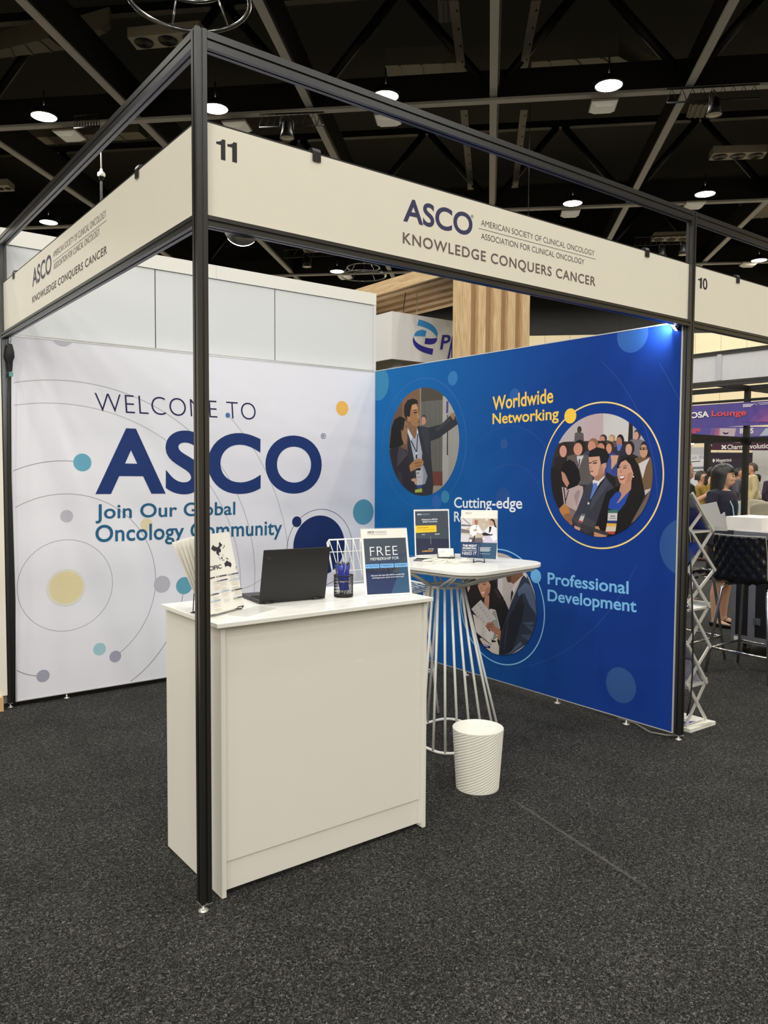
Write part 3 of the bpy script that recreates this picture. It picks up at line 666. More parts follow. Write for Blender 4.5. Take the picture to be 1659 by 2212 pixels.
photo([(1190,1029),(1300,893),(1410.5,1020)], 1170, 860, 6.144, [(188,178,184),
 ([(570,150),(820,150),(820,600),(570,640)], (196,172,180)), ([(820,150),(1165,150),(1165,640),(820,640)], (206,204,206)), ([(1165,250),(1212,330),(1215,640),(1145,640)], (44,37,38)), ([(1212,280),(1550,500),(1550,800),(1212,640)], (176,176,186)),
 ([(100,640),(300,580),(900,560),(1500,600),(1500,1900),(100,1900)], (52,44,46))] + crowd + [
 ([(480,810),(520,815),(515,890),(490,930)], (92,40,52)), ([(470,770),(560,760),(530,880),(480,860)], (196,196,204)), ([(490,800),(512,800),(505,940),(488,940)], (88,38,50)), ([(420,850),(620,780),(660,1150),(480,1150)], (92,86,88)), ([(476,790),(556,772),(498,930)], (200,200,208)), ([(498,808),(516,808),(506,900),(490,920)], (90,40,52)),
 ([(1000,620),(1080,610),(1040,700),(1010,700)], (92,120,196)), ([(920,760),(1025,760),(1000,860),(930,950)], (206,160,128)), ([(870,800),(930,810),(925,980),(880,990)], (62,80,160)),
 ([(1280,870),(1440,780),(1500,1000),(1450,1230),(1370,1230),(1340,1080)], (112,88,66)), ([(1290,870),(1440,790),(1390,900),(1345,1070)], (208,202,208)), ([(1306,655),(1408,655),(1405,685),(1310,690)], (44,38,40)), ([(1322,662),(1352,662),(1350,682),(1324,682)], (176,132,110)), ([(1366,662),(1400,662),(1398,680),(1368,682)], (176,132,110)),
 ([(110,900),(260,960),(290,1100),(310,1400),(240,1480),(150,1300)], (30,26,28)), ([(270,1180),(370,1200),(480,1150),(552,1172),(556,1240),(500,1450),(440,1540),(360,1450),(300,1400)], (186,166,168)), ([(430,1300),(480,1220),(520,1230),(470,1440)], (160,140,144)), ([(350,1440),(470,1500),(450,1620),(360,1600)], (120,108,112)),
 ([(263,960),(310,1000),(372,1130),(340,1185),(280,1090)], (190,136,116)), ([(262,970),(290,870),(370,812),(440,850),(500,960),(520,1080),(480,1160),(380,1200),(328,1222),(372,1130),(320,1000)], (20,18,21)), ([(290,1190),(306,1190),(330,1400),(318,1400)], (40,34,38)), ([(355,1220),(366,1220),(330,1360),(318,1360)], (40,34,38)),
 ([(235,1470),(300,1400),(350,1430),(385,1520),(400,1690),(270,1560)], (190,128,72)), ([(290,1550),(380,1520),(420,1680),(340,1640)], (150,100,66)),
 ([(860,980),(960,1040),(985,1100),(980,1170),(900,1300),(850,1100)], (30,27,30)),
 ([(400,1620),(470,1480),(560,1250),(580,1170),(690,1110),(840,1030),(940,1150),(1000,1250),(880,1500),(720,1760),(600,1800),(500,1740)], (57,58,74)), ([(700,1200),(860,1060),(900,1140),(780,1300),(640,1500)], (70,72,90)), ([(420,1600),(520,1540),(720,1640),(700,1760),(520,1740)], (70,70,76)),
 ([(680,1100),(720,1060),(830,1030),(848,1040),(745,1172),(690,1180)], (216,214,224)), ([(690,1128),(736,1128),(746,1180),(660,1345),(648,1330),(682,1190)], (94,124,206)),
 ([(690,1030),(840,940),(840,1030),(760,1100),(710,1090)], (164,118,98)), ([(628,780),(640,760),(770,750),(800,880),(860,860),(862,910),(840,950),(826,992),(700,1042),(652,1010),(636,930)], (206,160,140)), ([(780,880),(826,900),(820,990),(740,1030)], (178,128,108)),
 ([(624,775),(640,700),(740,650),(860,680),(902,760),(872,862),(812,862),(792,892),(772,772),(640,782)], (27,24,27)), ([(818,868),(862,856),(858,920),(836,950),(812,930)], (196,148,128)),
 ([(632,856),(668,850),(668,864),(634,868)], (40,28,28)), ([(682,858),(738,850),(738,866),(684,872)], (40,28,28)), ([(676,836),(742,826),(742,834),(676,846)], (40,28,28)), ([(640,966),(694,958),(694,976),(646,986)], (164,98,92)), ([(652,900),(664,898),(668,944),(640,940)], (190,142,122)),
 ([(780,1120),(836,1060),(842,1072),(660,1350),(640,1400),(632,1390)], (28,26,32)), ('e',626,1396,13,16,(210,210,206)), ([(534,1540),(585,1535),(545,1650),(490,1640)], (206,200,200)), ([(498,1620),(548,1632),(540,1655),(490,1645)], (190,70,70)), ([(536,1535),(588,1530),(580,1560),(528,1568)], (90,110,120)),
 ([(720,1700),(860,1250),(1000,1170),(1060,1150),(1200,1050),(1350,1150),(1372,1280),(1300,1450),(1190,1660),(1060,1830),(880,1840),(700,1800)], (21,19,22)),
 ([(1060,1120),(1200,1080),(1190,1210),(1060,1400),(1000,1395),(1040,1200)], (190,140,120)), ([(990,1250),(1050,1240),(1064,1280),(1044,1330),(1000,1392),(1020,1390),(1180,1220),(1110,1400),(1020,1510),(885,1462),(910,1350)], (34,74,172)),
 ([(1010,900),(1060,820),(1140,800),(1200,870),(1222,1000),(1196,1100),(1110,1145),(1040,1125),(1010,1040)], (208,158,136)), ([(1150,1000),(1210,980),(1190,1100),(1110,1140)], (184,132,110)),
 ([(996,910),(1050,820),(1150,768),(1230,790),(1292,900),(1350,1150),(1362,1290),(1200,1250),(1196,1100),(1222,1000),(1180,880),(1120,820),(1060,850),(1012,940)], (25,21,23)),
 ([(1016,918),(1052,908),(1052,918),(1018,930)], (52,36,34)), ([(1086,926),(1134,918),(1134,930),(1088,938)], (52,36,34)), ([(1084,902),(1136,890),(1138,898),(1084,910)], (60,42,38)), ([(1024,1032),(1118,1022),(1098,1078),(1050,1090)], (150,66,66)), ([(1034,1038),(1110,1030),(1090,1062),(1050,1068)], (236,228,224)), ([(1050,950),(1066,948),(1076,992),(1040,992)], (192,142,120)), ('e',1222,1042,9,11,(226,220,214)),
 ([(885,1485),(1016,1480),(1016,1525),(885,1525)], (58,112,100)), ([(885,1525),(1010,1525),(1005,1625),(880,1625)], (212,210,212)), ([(916,1560),(980,1560),(980,1572),(916,1572)], (96,92,100)), ([(900,1590),(990,1590),(990,1600),(900,1600)], (130,126,130)), ([(875,1625),(1005,1625),(1000,1665),(875,1665)], (44,54,120)), ([(870,1660),(1000,1665),(995,1700),(865,1700)], (236,182,72)), ([(866,1700),(995,1700),(985,1770),(852,1770)], (222,206,190)), ([(850,1770),(978,1775),(970,1808),(846,1798)], (200,70,60)),
 ([(700,1770),(720,1700),(760,1700),(784,1760),(880,1810),(860,1850),(700,1850)], (204,148,124)), ([(540,1670),(900,1790),(880,1830),(500,1710)], (60,58,62)), ([(440,1690),(520,1720),(510,1760),(440,1730)], (206,160,140)),
 ([(1300,1460),(1440,1220),(1480,1180),(1440,1400),(1230,1640),(1190,1660)], (108,92,86)), ([(1370,1220),(1450,1200),(1452,1216),(1378,1290)], (190,186,188))], 'photo_print')
stripes = []
for i in range(17):
    y = 1000+i*32; xr = 660+(y-1000)*.23 if y < 1350 else 742-(y-1350)*.25; ln = 70+(40 if i > 3 else 0)
    stripes.append(([(xr-4, y), (xr-4, y+14), (xr-ln, y+ln*.75+14), (xr-ln, y+ln*.75)], (34,32,34)))
photo([(1160,1318),(1094,1415),(1143,1382.5)], 1000, 1210, 9.217, [(192,182,180),
 ([(560,250),(700,250),(700,540),(600,520)], (54,46,84)), ([(700,250),(790,250),(800,760),(700,700)], (206,200,202)), ([(-700,300),(300,300),(140,700),(-700,1500)], (40,36,42)),
 ([(60,640),(240,420),(470,350),(600,350),(700,560),(780,770),(840,800),(925,1000),(860,1250),(750,1600),(690,1900),(300,1900),(-200,1500)], (27,26,29)),
 ([(150,480),(300,400),(310,560),(380,720),(220,960),(120,720)], (38,30,31)), ([(90,560),(130,480),(150,560),(110,640)], (190,150,150)),
 ([(440,740),(530,690),(540,900),(512,985),(430,850)], (190,140,116)), ([(298,440),(400,350),(480,370),(560,490),(542,640),(484,720),(400,744),(352,650),(308,530)], (204,150,124)), ([(470,560),(545,520),(536,640),(480,715),(430,730)], (180,126,102)),
 ([(300,440),(420,330),(620,330),(700,560),(825,770),(744,900),(520,985),(540,720),(572,520),(500,380),(400,352)], (34,27,28)), ([(620,560),(690,600),(780,760),(720,780)], (60,46,46)),
 ([(378,632),(444,610),(430,652),(390,672)], (238,230,226)), ([(372,628),(450,600),(446,612),(380,636)], (158,84,80)), ([(300,470),(340,488),(340,498),(304,486)], (48,32,32)), ([(400,482),(466,474),(466,488),(404,496)], (48,32,32)), ([(392,456),(470,444),(472,452),(392,464)], (46,32,32)), ([(360,520),(376,518),(400,580),(362,590)], (184,130,106)),
 ([(530,980),(560,965),(660,990),(748,1350),(690,1600),(590,1600),(540,1430),(620,1200)], (204,202,200))] + stripes + [
 ([(590,1640),(690,1600),(722,1700),(728,1900),(600,1850),(430,1720),(340,1560),(480,1500)], (208,198,190)), ([(590,1590),(660,1600),(655,1635),(588,1630)], (26,24,26)),
 ([(176,972),(365,788),(668,1160),(570,1230),(480,1300),(432,1304)], (204,198,198))] +
 [([(300+44*i, 900+56*i), (340+44*i, 870+56*i), (350+44*i, 884+56*i), (310+44*i, 914+56*i)], (164,158,158)) for i in range(7)] + [([(220+44*i, 1010+56*i), (260+44*i, 980+56*i), (268+44*i, 992+56*i), (228+44*i, 1022+56*i)], (164,158,158)) for i in range(5)] + [
 ([(205,1075),(260,1100),(440,1290),(560,1450),(588,1690),(270,1430)], (210,204,200)), ([(270,1430),(588,1690),(570,1690),(262,1450)], (60,56,60)),
 ([(458,1310),(500,1240),(600,1228),(652,1320),(770,1410),(742,1610),(640,1450),(520,1375)], (166,112,92)), ([(480,1290),(600,1270),(606,1282),(490,1304)], (120,74,60)), ([(490,1330),(600,1320),(606,1332),(500,1344)], (120,74,60)), ('e',684,1496,14,12,(226,214,176)),
 ([(340,1655),(558,1712),(550,1758),(410,1730)], (30,42,100)), ([(420,1686),(510,1710),(506,1726),(418,1702)], (196,200,210)),
 ([(1060,640),(1200,300),(1290,320),(1360,480),(1440,700),(1500,1000),(1460,1300),(1340,1620),(900,1920),(724,1900),(740,1600),(850,1200),(970,850)], (44,54,74)),
 ([(1100,600),(1250,440),(1360,500),(1440,750),(1470,1080),(1340,900),(1230,650),(1120,720)], (82,98,128)), ([(1060,900),(1180,650),(1230,900),(1180,1200),(1000,1800),(740,1900),(760,1600),(850,1250)], (32,36,47)), ([(1180,1240),(1420,1230),(1400,1290),(1240,1270)], (74,88,114)), ([(1230,1270),(1420,1330),(1380,1420)], (70,84,110)), ([(1150,1480),(1380,1480),(1330,1600),(1240,1560)], (66,78,102)), ([(1050,1720),(1160,1610),(1200,1680),(940,1880),(900,1890)], (80,92,114)), ([(835,1790),(895,1300),(925,1100),(915,1100),(880,1300),(822,1790)], (60,64,76)),
 ([(990,600),(1010,540),(1190,310),(1210,310),(1090,480),(1020,655)], (216,206,206)), ([(970,640),(992,590),(1012,650),(960,850)], (24,24,30)), ([(842,200),(1220,190),(1200,310),(1010,470),(960,432),(900,436),(872,350)], (124,84,64)), ([(842,200),(960,200),(970,440),(900,436),(872,350)], (88,58,46)), ([(1020,200),(1200,180),(1214,250),(1100,275),(1030,255)], (34,27,28)),
 ([(1200,240),(1280,330),(1284,360),(1210,290)], (208,210,220))], 'photo_print')

# ---- tall white panel wall standing right behind the white print (neighbouring stand)
t = thing('panel_wall', 'tall plain white panel wall rising behind the white printed wall, with a cap strip', 'panel wall', (.5, 3.07, 0))
y0 = 3.03
for i, (a, b) in enumerate(((-2.0,-1.01),(-.998,-.006),(.002,1.019),(1.027,2.008),(2.016,2.99))):
    obj('panel', MB().box((a, y0+.006, .02), (b, y0+.05, 3.02)), WHITEP, t)
obj('core', MB().box((-2.0, y0+.012, .0), (2.99, y0+.07, 3.015)), mat('joint_grey', (58,58,58), .6), t)
obj('end_strip', MB().box((2.992, y0-.002, .0), (3.02, y0+.07, 3.022)), WHITEP, t)
for a, b in ((-2.0,1.498), (1.5,3.02)): obj('cap_strip', MB().box((a, y0-.004, 3.024), (b, y0+.075, 3.125)), mat('cap_white', (226,225,219), .45, 0, .01, 3), t)
rail('wall_track', (.05,3.012,0), (2.985,3.012,0), 2.437, 2.452, 'thin aluminium track along the joint above the white printed wall', .012).data.materials[0] = FRAME
# cream wall of the stand beyond the outer post
t = thing('cream_wall_panel', 'plain cream wall panel beyond the outer post, with a timber plinth', 'wall panel', (-1, 2.99, 0))
obj('panel', MB().box((-2.0, 2.97, .09), (-.028, 2.995, 2.41)), CREAM, t)
WOODP = mat('pale_timber', (214,176,128), .5, 0, .12, 14)
obj('plinth', MB().box((-2.0, 2.93, 0), (-.06, 2.995, .09)), WOODP, t)

# ---- booth flood lamps and power plug
def flood(P, aim, lb, w, cable):
    P = V(P); a = (V(aim)-P).normalized(); t = thing('flood_lamp', lb, 'lamp', P, group='booth flood lamps')
    u = a.cross(V((0,0,1))).normalized(); v = u.cross(a)
    prof = [(.001,-.022),(.03,-.02),(.055,-.008),(.062,.004)]
    obj('dish', MB().lathe(prof, P, 28, ax=a), SILVER, t)
    obj('led_lens', MB().lathe([(.062,.004),(.058,.014),(.04,.02),(.001,.022)], P, 28, ax=a), LEDL, t)
    obj('bracket', MB().tube([P-a*.02, P-a*.03+V((0,0,.02)), P-a*.03+V((0,0,.05))], .008, 8).box(P-a*.03+V((-.02,-.012,.02)), P-a*.03+V((.02,.012,.045))), CHROME, t)
    obj('cable', MB().tube(cable, .004, 6), RUBBER, t)
    l = bpy.data.lights.new('flood_light', 'AREA'); l.shape = 'DISK'; l.size = .10; l.energy = w; l.color = COOL; l.spread = math.radians(160)
    o = bpy.data.objects.new('flood_light', l); COL.objects.link(o); o.parent = t; o.location = a*.03
    o.rotation_euler = a.to_track_quat('-Z', 'Y').to_euler()
P = V((.17, .10, 2.375)); P = ony(522, 497, .06)
flood(P, (1.6, 3.2, 1.3), 'half-moon flood lamp with glowing rim beside the corner post', LED_W, [P+V((-.03,-.02,.03)), P+V((-.06,-.03,.02)), P+V((-.12,-.04,.045)), V((.02,.02,2.42))])
P2 = ony(1456, 692, .07)
flood(P2, (1.75, 3.0, 1.2), 'small glowing flood lamp at the top corner of the blue wall', LED_W*.6, [P2+V((.02,0,.02)), P2+V((.05,-.03,.03)), V((2.985,.02,2.42))])
P = onx(14, 765, .02); P.y = 2.93
t = thing('power_plug', 'black power plug and socket hanging at the top of the outer post', 'plug', P)
obj('plug_body', MB().lathe([(.010,.055),(.016,.045),(.025,.0),(.026,-.03),(.016,-.055),(.011,-.12)], P, 16), RUBBER, t)
obj('hook', MB().tube([P+V((0,0,.06)), P+V((.01,0,.09)), P+V((0,0,.105))], .004, 6), ZINC, t)
obj('green_tag', MB().box(P+V((-.012,-.014,-.155)), P+V((.012,-.010,-.125))), mat('teal_tag', (90,150,140), .5), t)
obj('cable', MB().tube([P+V((0,0,-.1)), P+V((-.005,0,-.3)), P+V((-.01,.01,-.8)), P+V((.0,.012,-1.6)), (P.x-.01, 2.955, .02)], .006, 6), RUBBER, t)
# cable on the floor under the blue wall
pts = [at(1335,1552,.012), at(1372,1563,.008), at(1405,1582,.008), at(1440,1588,.01), at(1478,1590,.01)]
tag(obj('floor_cable', MB().tube(pts, .006, 6), mat('grey_cable', (120,118,112), .6)), 'grey cable lying along the foot of the blue wall', 'cable')
# ---------------------------------------------------------------- reception counter
CX0, CX1, CY0, CY1, CZ = .078, 1.056, .02, .53, 1.027
t = thing('reception_counter', 'white laminate reception counter behind the front corner post', 'counter', ((CX0+CX1)/2, (CY0+CY1)/2, 0))
obj('counter_top', MB().box((.054, -.002, CZ-.0165), (1.072, .52, CZ)), TOPLAM, t, .0015)
for a in (CX0, CX1-.018): obj('side_panel', MB().box((a, CY0, .004), (a+.018, CY1, CZ-.0165)), COUNTER, t, .001)
x0, x1 = CX0+.0182, CX1-.028
obj('front_panel', MB().box((x0, CY0+.012, .132), (x1-.002, CY0+.03, CZ-.017)), COUNTER, t, .001)
obj('corner_batten', MB().box((x1, CY0+.016, .02), (CX1-.0185, CY0+.03, CZ-.017)), COUNTER, t)
obj('kick_panel', MB().box((x0, CY0+.018, .022), (x1, CY0+.034, .1316)), COUNTER, t, .001)
obj('shelf', MB().box((x0, CY0+.04, .5), (CX1-.0185, CY1-.01, .518)), COUNTER, t)
pr = Print((0,CY0+.012,0), (1,0,0), (0,0,1), lambda x, y: ony(x, y, CY0+.012)); pr.line((770,1428), (784,1427), .003, (250,248,240)); pr.out('scuff_mark', t)

def frame_at(bl, br, tilt):
    d = (br-bl).normalized(); n = V((d.y, -d.x, 0)); n.normalize()
    if n.dot(CP-bl) < 0: n = -n
    up = V((0,0,1))*math.cos(tilt)+n*math.sin(tilt); nn = d.cross(up).normalized()
    return d, up, nn
# laptop seen from behind
bl, br = at(560,1302.5,CZ+.006), at(702.5,1290,CZ+.006); d, up, nn = frame_at(bl, br, math.radians(13)); W = (br-bl).length; Hh = .226
t = thing('laptop', 'open black laptop seen from behind on the white counter', 'laptop', (bl+br)/2-V((0,0,.006)))
lid = MB().prism([bl, br, br+up*Hh, bl+up*Hh], -nn*.006); obj('lid', lid, mat('laptop_black', (30,30,31), .55, 0, .04, 80), t, .003)
back = V((-d.y, d.x, 0)); back = back if back.dot(bl-CP) > 0 else -back
z6 = V((0,0,.006)); z18 = V((0,0,.012))
bs = [bl-z6+V((0,0,.001)), br-z6+V((0,0,.001)), br-z6+back*.222+V((0,0,.001)), bl-z6+back*.222+V((0,0,.001))]
obj('base', MB().prism(bs, V((0,0,.014))), DARKPL, t, .003)
kb = MB(); o0 = bl-z6+V((0,0,.0152)); 
for r in range(5):
    for c in range(14): q = o0+d*(.012+c*.0205)+back*(.03+r*.02); kb.prism([q, q+d*.017, q+d*.017+back*.016, q+back*.016], V((0,0,.0015)))
obj('keyboard', kb, MATTE, t)
obj('hinge', MB().tube([bl+d*.02, bl+d*.06], .006, 8).tube([br-d*.06, br-d*.02], .006, 8), DARKPL, t)
pt = MB(); sd = -d
for k, w in ((.03,.004),(.07,.010),(.10,.006)): q = bl-z6+back*k+V((0,0,.005))+sd*.0006; pt.prism([q, q+back*w, q+back*w+V((0,0,.005)), q+V((0,0,.005))], sd*-.002)
obj('ports', pt, MATTE, t)
pl = Print(bl+nn*.0002, d, up); pl.text('X1', (.023,.185), (.034,.187), (.023,.193), (92,88,88), .03); pl.text('/', (.016,.190), (.023,.194), (.016,.199), (110,70,66), .06); pl.out('badge', t)

# free membership sign
def acrylic_sign(bl, br, tilt, h, name, lb, draw, gap=.004):
    d, up, nn = frame_at(bl, br, tilt); w = (br-bl).length
    t = thing(name, lb, 'sign', ((bl+br)/2).to_tuple())
    obj('printed_sheet', MB().prism([bl, br, br+up*h, bl+up*h], -nn*.0016), PAPER, t)
    obj('acrylic_back', MB().prism([bl-nn*.002-up*.002, br-nn*.002-up*.002, br-nn*.002+up*(h+.004), bl-nn*.002+up*(h+.004)], -nn*.002).prism([bl-nn*.0042, br-nn*.0042, br-nn*.09-up*0, bl-nn*.09], V((0,0,.002))), CLEAR, t)
    pl = Print(bl+nn*.0003, d, up); draw(pl, w, h, t)
    return t
def free(pl, w, h, t):
    pl.pol([(.010,.008),(w-.010,.008),(w-.010,h-.042),(.010,h-.042)], (74,82,96)); pl.pol([(.010,.008),(w-.010,.008),(w-.010,.09),(.010,.12)], (46,58,96)); pl.pol([(w*.55,.008),(w-.010,.008),(w-.010,.17),(w*.8,.12)], (56,88,122)); pl.pol([(.010,.12),(w*.3,.115),(w*.75,.14),(w-.010,.185),(w-.010,.19),(.010,.145)], (62,76,102)); pl.out('blue_print', t)
    pl.text('ASCO', (.030,.277), (.062,.277), (.030,.287), (80,80,92), .02)
    for y in (.279,.285): pl.line((.066,y), (.120,y), .0014, (150,150,156))
    pl.text('KNOWLEDGE CONQUERS CANCER', (.030,.269), (.122,.269), (.030,.273), (140,136,140))
    pl.text('FREE', (.036,.176), (.166,.178), (.036,.216), (240,243,246), -.012, 1.1); pl.text('MEMBERSHIP FOR', (.036,.156), (.170,.158), (.036,.1685), (236,240,244), .0, 1.0)
    for i, s in enumerate(('FELLOWS','RESIDENTS','STUDENTS')):
        a = .0115+i*.0675; pl.pol([(a,.122),(a+.0635,.122),(a+.0635,.140),(a,.140)], (124,184,240)); pl.text(s, (a+.014,.128), (a+.056,.128), (a+.014,.135), (40,64,110), .01); pl.pol([(a+.006,.128),(a+.011,.1315),(a+.006,.135)], (40,64,110))
    pl.text('career', (.012,.103), (.15,.103), (.012,.119), (52,56,72), .03)
    pl.text('Discover the value that ASCO membership', (.033,.0845), (.190,.0865), (.033,.0925), (238,240,244), .014); pl.text('can bring to your career at no cost to you!', (.037,.0745), (.186,.0765), (.037,.0825), (238,240,244), .014); pl.out('lettering', t)
acrylic_sign(at(789,1289,CZ+.002), at(890,1283.5,CZ+.002), math.radians(-13), .296, 'counter_sign', 'free membership sign in a clear holder on the white counter', free)

# pen cup with pens
pc = at(745.5,1291,CZ)+V((.012,.03,0)); pc.z = CZ; PR, PH = .041, .094
t = thing('pen_cup', 'black wire mesh pen cup on the counter between laptop and sign', 'pen cup', pc)
m = MB(); n = 40
for k in range(n):
    for s in (-1, 1):
        pts = [pc+V((PR*math.cos(2*math.pi*(k+s*i*.55)/n), PR*math.sin(2*math.pi*(k+s*i*.55)/n), .004+i*(PH-.006)/6)) for i in range(7)]; m.tube(pts, .0006, 4)
obj('mesh_wall', m, BLACKST, t)
cir = lambda r, z: [pc+V((r*math.cos(i*math.pi/16), r*math.sin(i*math.pi/16), z)) for i in range(32)]
obj('rim', MB().tube(cir(PR, PH), .0025, 8, True), BLACKST, t); obj('base', MB().lathe([(.001,.0),(PR,.0),(PR,.008),(.001,.003)], pc, 32), BLACKST, t)
PENB = mat('pen_blue', (44,58,160), .3, 0, .05, 40)
def pen():
    t = thing('pen', 'blue ballpoint pen with a silver clip standing in the black mesh cup', 'pen', group='pens in the mesh cup')
    obj('barrel', MB().lathe([(.0035,.022),(.0048,.03),(.0052,.1),(.005,.138),(.001,.139)], (0,0,0), 10), PENB, t, local=True)
    obj('tip', MB().lathe([(.0008,.004),(.003,.014),(.0045,.03)], (0,0,0), 10), CHROME, t, local=True)
    obj('clip', MB().box((-.0018,-.0078,.098), (.0018,-.0062,.136)).box((-.0018,-.0078,.133), (.0018,-.003,.137)), CHROME, t, local=True)
    obj('button', MB().lathe([(.0025,.138),(.0025,.147),(.001,.148)], (0,0,0), 8), mat('pen_button', (40,40,48), .3), t, local=True)
    obj('band', MB().lathe([(.0054,.062),(.0055,.065),(.0054,.068)], (0,0,0), 10), CHROME, t, local=True)
    return t
p0 = pen(); first = True
for i in range(15):
    a = i*2.4; r0 = .006+.022*((i*.37) % 1); r1 = .018+.016*((i*.61) % 1); b = a+1.2
    A = pc+V((r0*math.cos(a), r0*math.sin(a), .004)); B = pc+V((r1*math.cos(b), r1*math.sin(b), .125)); q = (B-A).to_track_quat('Z', 'Y').to_euler(); q.rotate_axis('Z', i*1.1)
    o = p0 if first else dup(p0, A, rot=q); first = False; o.location = A; o.rotation_euler = q

# brochure easel and folded leaflets
bl, br = at(456,1328,CZ+.012), at(528,1309,CZ+.012); d, up, nn = frame_at(bl, br, math.radians(-14))
DARKINK, MIDINK, LBLUE, GR = (52,50,62), (70,78,110), (168,198,224), (176,168,160)
w, h = .212, .300; bl = br-d*w
lean = up; pr = Print(bl+nn*.0006, d, up)
t = thing('leaflet', 'tall white leaflet with an Asia Pacific map facing the viewer on the counter', 'leaflet', ((bl+br)/2).to_tuple(), group='leaflets on the wire easel')
obj('sheet', MB().prism([bl, br, br+up*h, bl+up*h], -nn*.001), PAPER, t)
S = lambda pts, c: pr.pol([(w-.006-(1130-x)/1130*0-(0), 0) for x, y in pts], c) if 0 else None
fl = lambda x, y: (lambda P: P)(None)
def toleaf(px, py):
    r = ray(px, py); q = CP+r*((bl-CP).dot(nn)/r.dot(nn)); return q
pl = Print(bl+nn*.0006, d, up, toleaf)
L9 = lambda pts: [(380+x/9.217, 1140+y/9.217) for x, y in pts]
for pts in ([(700,415),(735,340),(770,375),(830,390),(860,350),(850,320),(870,280),(895,320),(918,330),(905,375),(890,375),(870,400),(895,440),(892,480),(850,500),(860,530),(875,555),(850,552),(810,520),(800,480),(810,460),(760,470),(715,435)],
    [(960,715),(985,685),(1000,660),(1030,655),(1050,690),(1065,670),(1105,720),(1100,760),(1085,790),(1050,760),(1010,760),(985,782)], [(955,345),(968,342),(960,385),(930,420),(925,415),(950,380)],
    [(840,575),(855,585),(895,640),(885,635)], [(895,600),(920,575),(928,610),(910,622)], [(985,600),(1010,600),(1055,628),(1020,625)], [(1190,765),(1206,768),(1190,830),(1180,828),(1195,800)], [(915,510),(945,560),(938,562)], [(905,640),(970,636),(960,644),(910,648)]): pl.pol(L9(pts), DARKINK)
pl.text('PACIFIC', *[L9([p])[0] for p in ((520,885),(912,808),(505,800))], (60,58,70), .02)
for x0, y0, x1, y1, c in ((560,1040,772,985,DARKINK),(795,980,1005,940,DARKINK),(1032,940,1238,900,MIDINK),(812,1065,1022,1022,MIDINK),(1058,1045,1258,1005,LBLUE),(650,1350,848,1305,MIDINK),(872,1280,1068,1238,LBLUE),(1100,1255,1306,1210,DARKINK),(690,1475,885,1438,LBLUE),(1138,1410,1342,1365,MIDINK)):
    pl.line(L9([(x0,y0)])[0], L9([(x1,y1)])[0], .0042, c)
    pl.line(L9([(x0+8,y0-2)])[0], L9([(x0+65,y0-14)])[0], .0018, (236,232,224))
for cx, cy, n in ((1070,980,2),(1085,1085,6),(860,1100,7),(720,1080,8),(900,1320,8),(720,1400,4),(1140,1290,4),(730,1530,6),(1145,1440,1)):
    for i in range(n):
        if i % 4 == 3: continue
        x = cx+i*6; y = cy+i*27; ln = 150-(i*37) % 60; pl.line(L9([(x,y)])[0], L9([(x+ln,y-ln*.2)])[0], .0011, GR)
pl.out('map_print', t)
for k in range(1, 6):
    o = -nn*(.002+k*.006); up2 = (up-nn*.03*k-d*.028*k).normalized(); b0, b1 = bl+o, br+o
    q = thing('leaflet', 'white leaflet fanned out behind the Asia Pacific map leaflet', 'leaflet', ((b0+b1)/2).to_tuple(), group='leaflets fanned on the wire easel')
    obj('sheet', MB().prism([b0, b1, b1+up2*h, b0+up2*h], -nn*.0012), PAPER, q)
t = thing('leaflet_easel', 'black wire easel holding the white leaflets on the counter', 'easel', ((bl+br)/2).to_tuple())
A, B = at(463,1326,CZ+.006), at(526,1309,CZ+.014)
mid = [A, A.lerp(B, .22)+V((0,0,.006)), A.lerp(B, .72)+V((0,0,.002)), B]
obj('front_lip', MB().tube(mid, .0022, 6), BLACKST, t)
nh = V((nn.x, nn.y, 0)).normalized(); zf = CZ+.0022; fz = lambda p: V((p.x, p.y, zf))
obj('back_wire', MB().tube([fz(A-nh*.10), A-nh*.085+V((0,0,.2)), B-nh*.085+V((0,0,.2)), fz(B-nh*.10)], .002, 6), BLACKST, t)
obj('foot_wire', MB().tube([A, fz(A-nh*.01), fz(A-nh*.11), fz(B-nh*.11), fz(B-nh*.01), B], .002, 6), BLACKST, t)
# flat clear slab on the counter in front of the laptop
c = at(545,1321,CZ); e1 = V((d.x, d.y, 0)).normalized(); e2 = V((-e1.y, e1.x, 0)); pts = []
for k in range(4):
    sx, sy = [(1,1),(-1,1),(-1,-1),(1,-1)][k]
    for j in range(6): a = k*math.pi/2+j*math.pi/10; pts.append(c+e1*(sx*.085+.02*math.cos(a))+e2*(sy*.03+.02*math.sin(a)))
tag(obj('acrylic_plate', MB().prism([V((p.x,p.y,CZ+.0002)) for p in pts], (0,0,.003)), mat('frosted_acrylic', (236,236,230), .2, alpha=.55)), 'flat frosted clear plate lying on the counter before the laptop', 'plate')

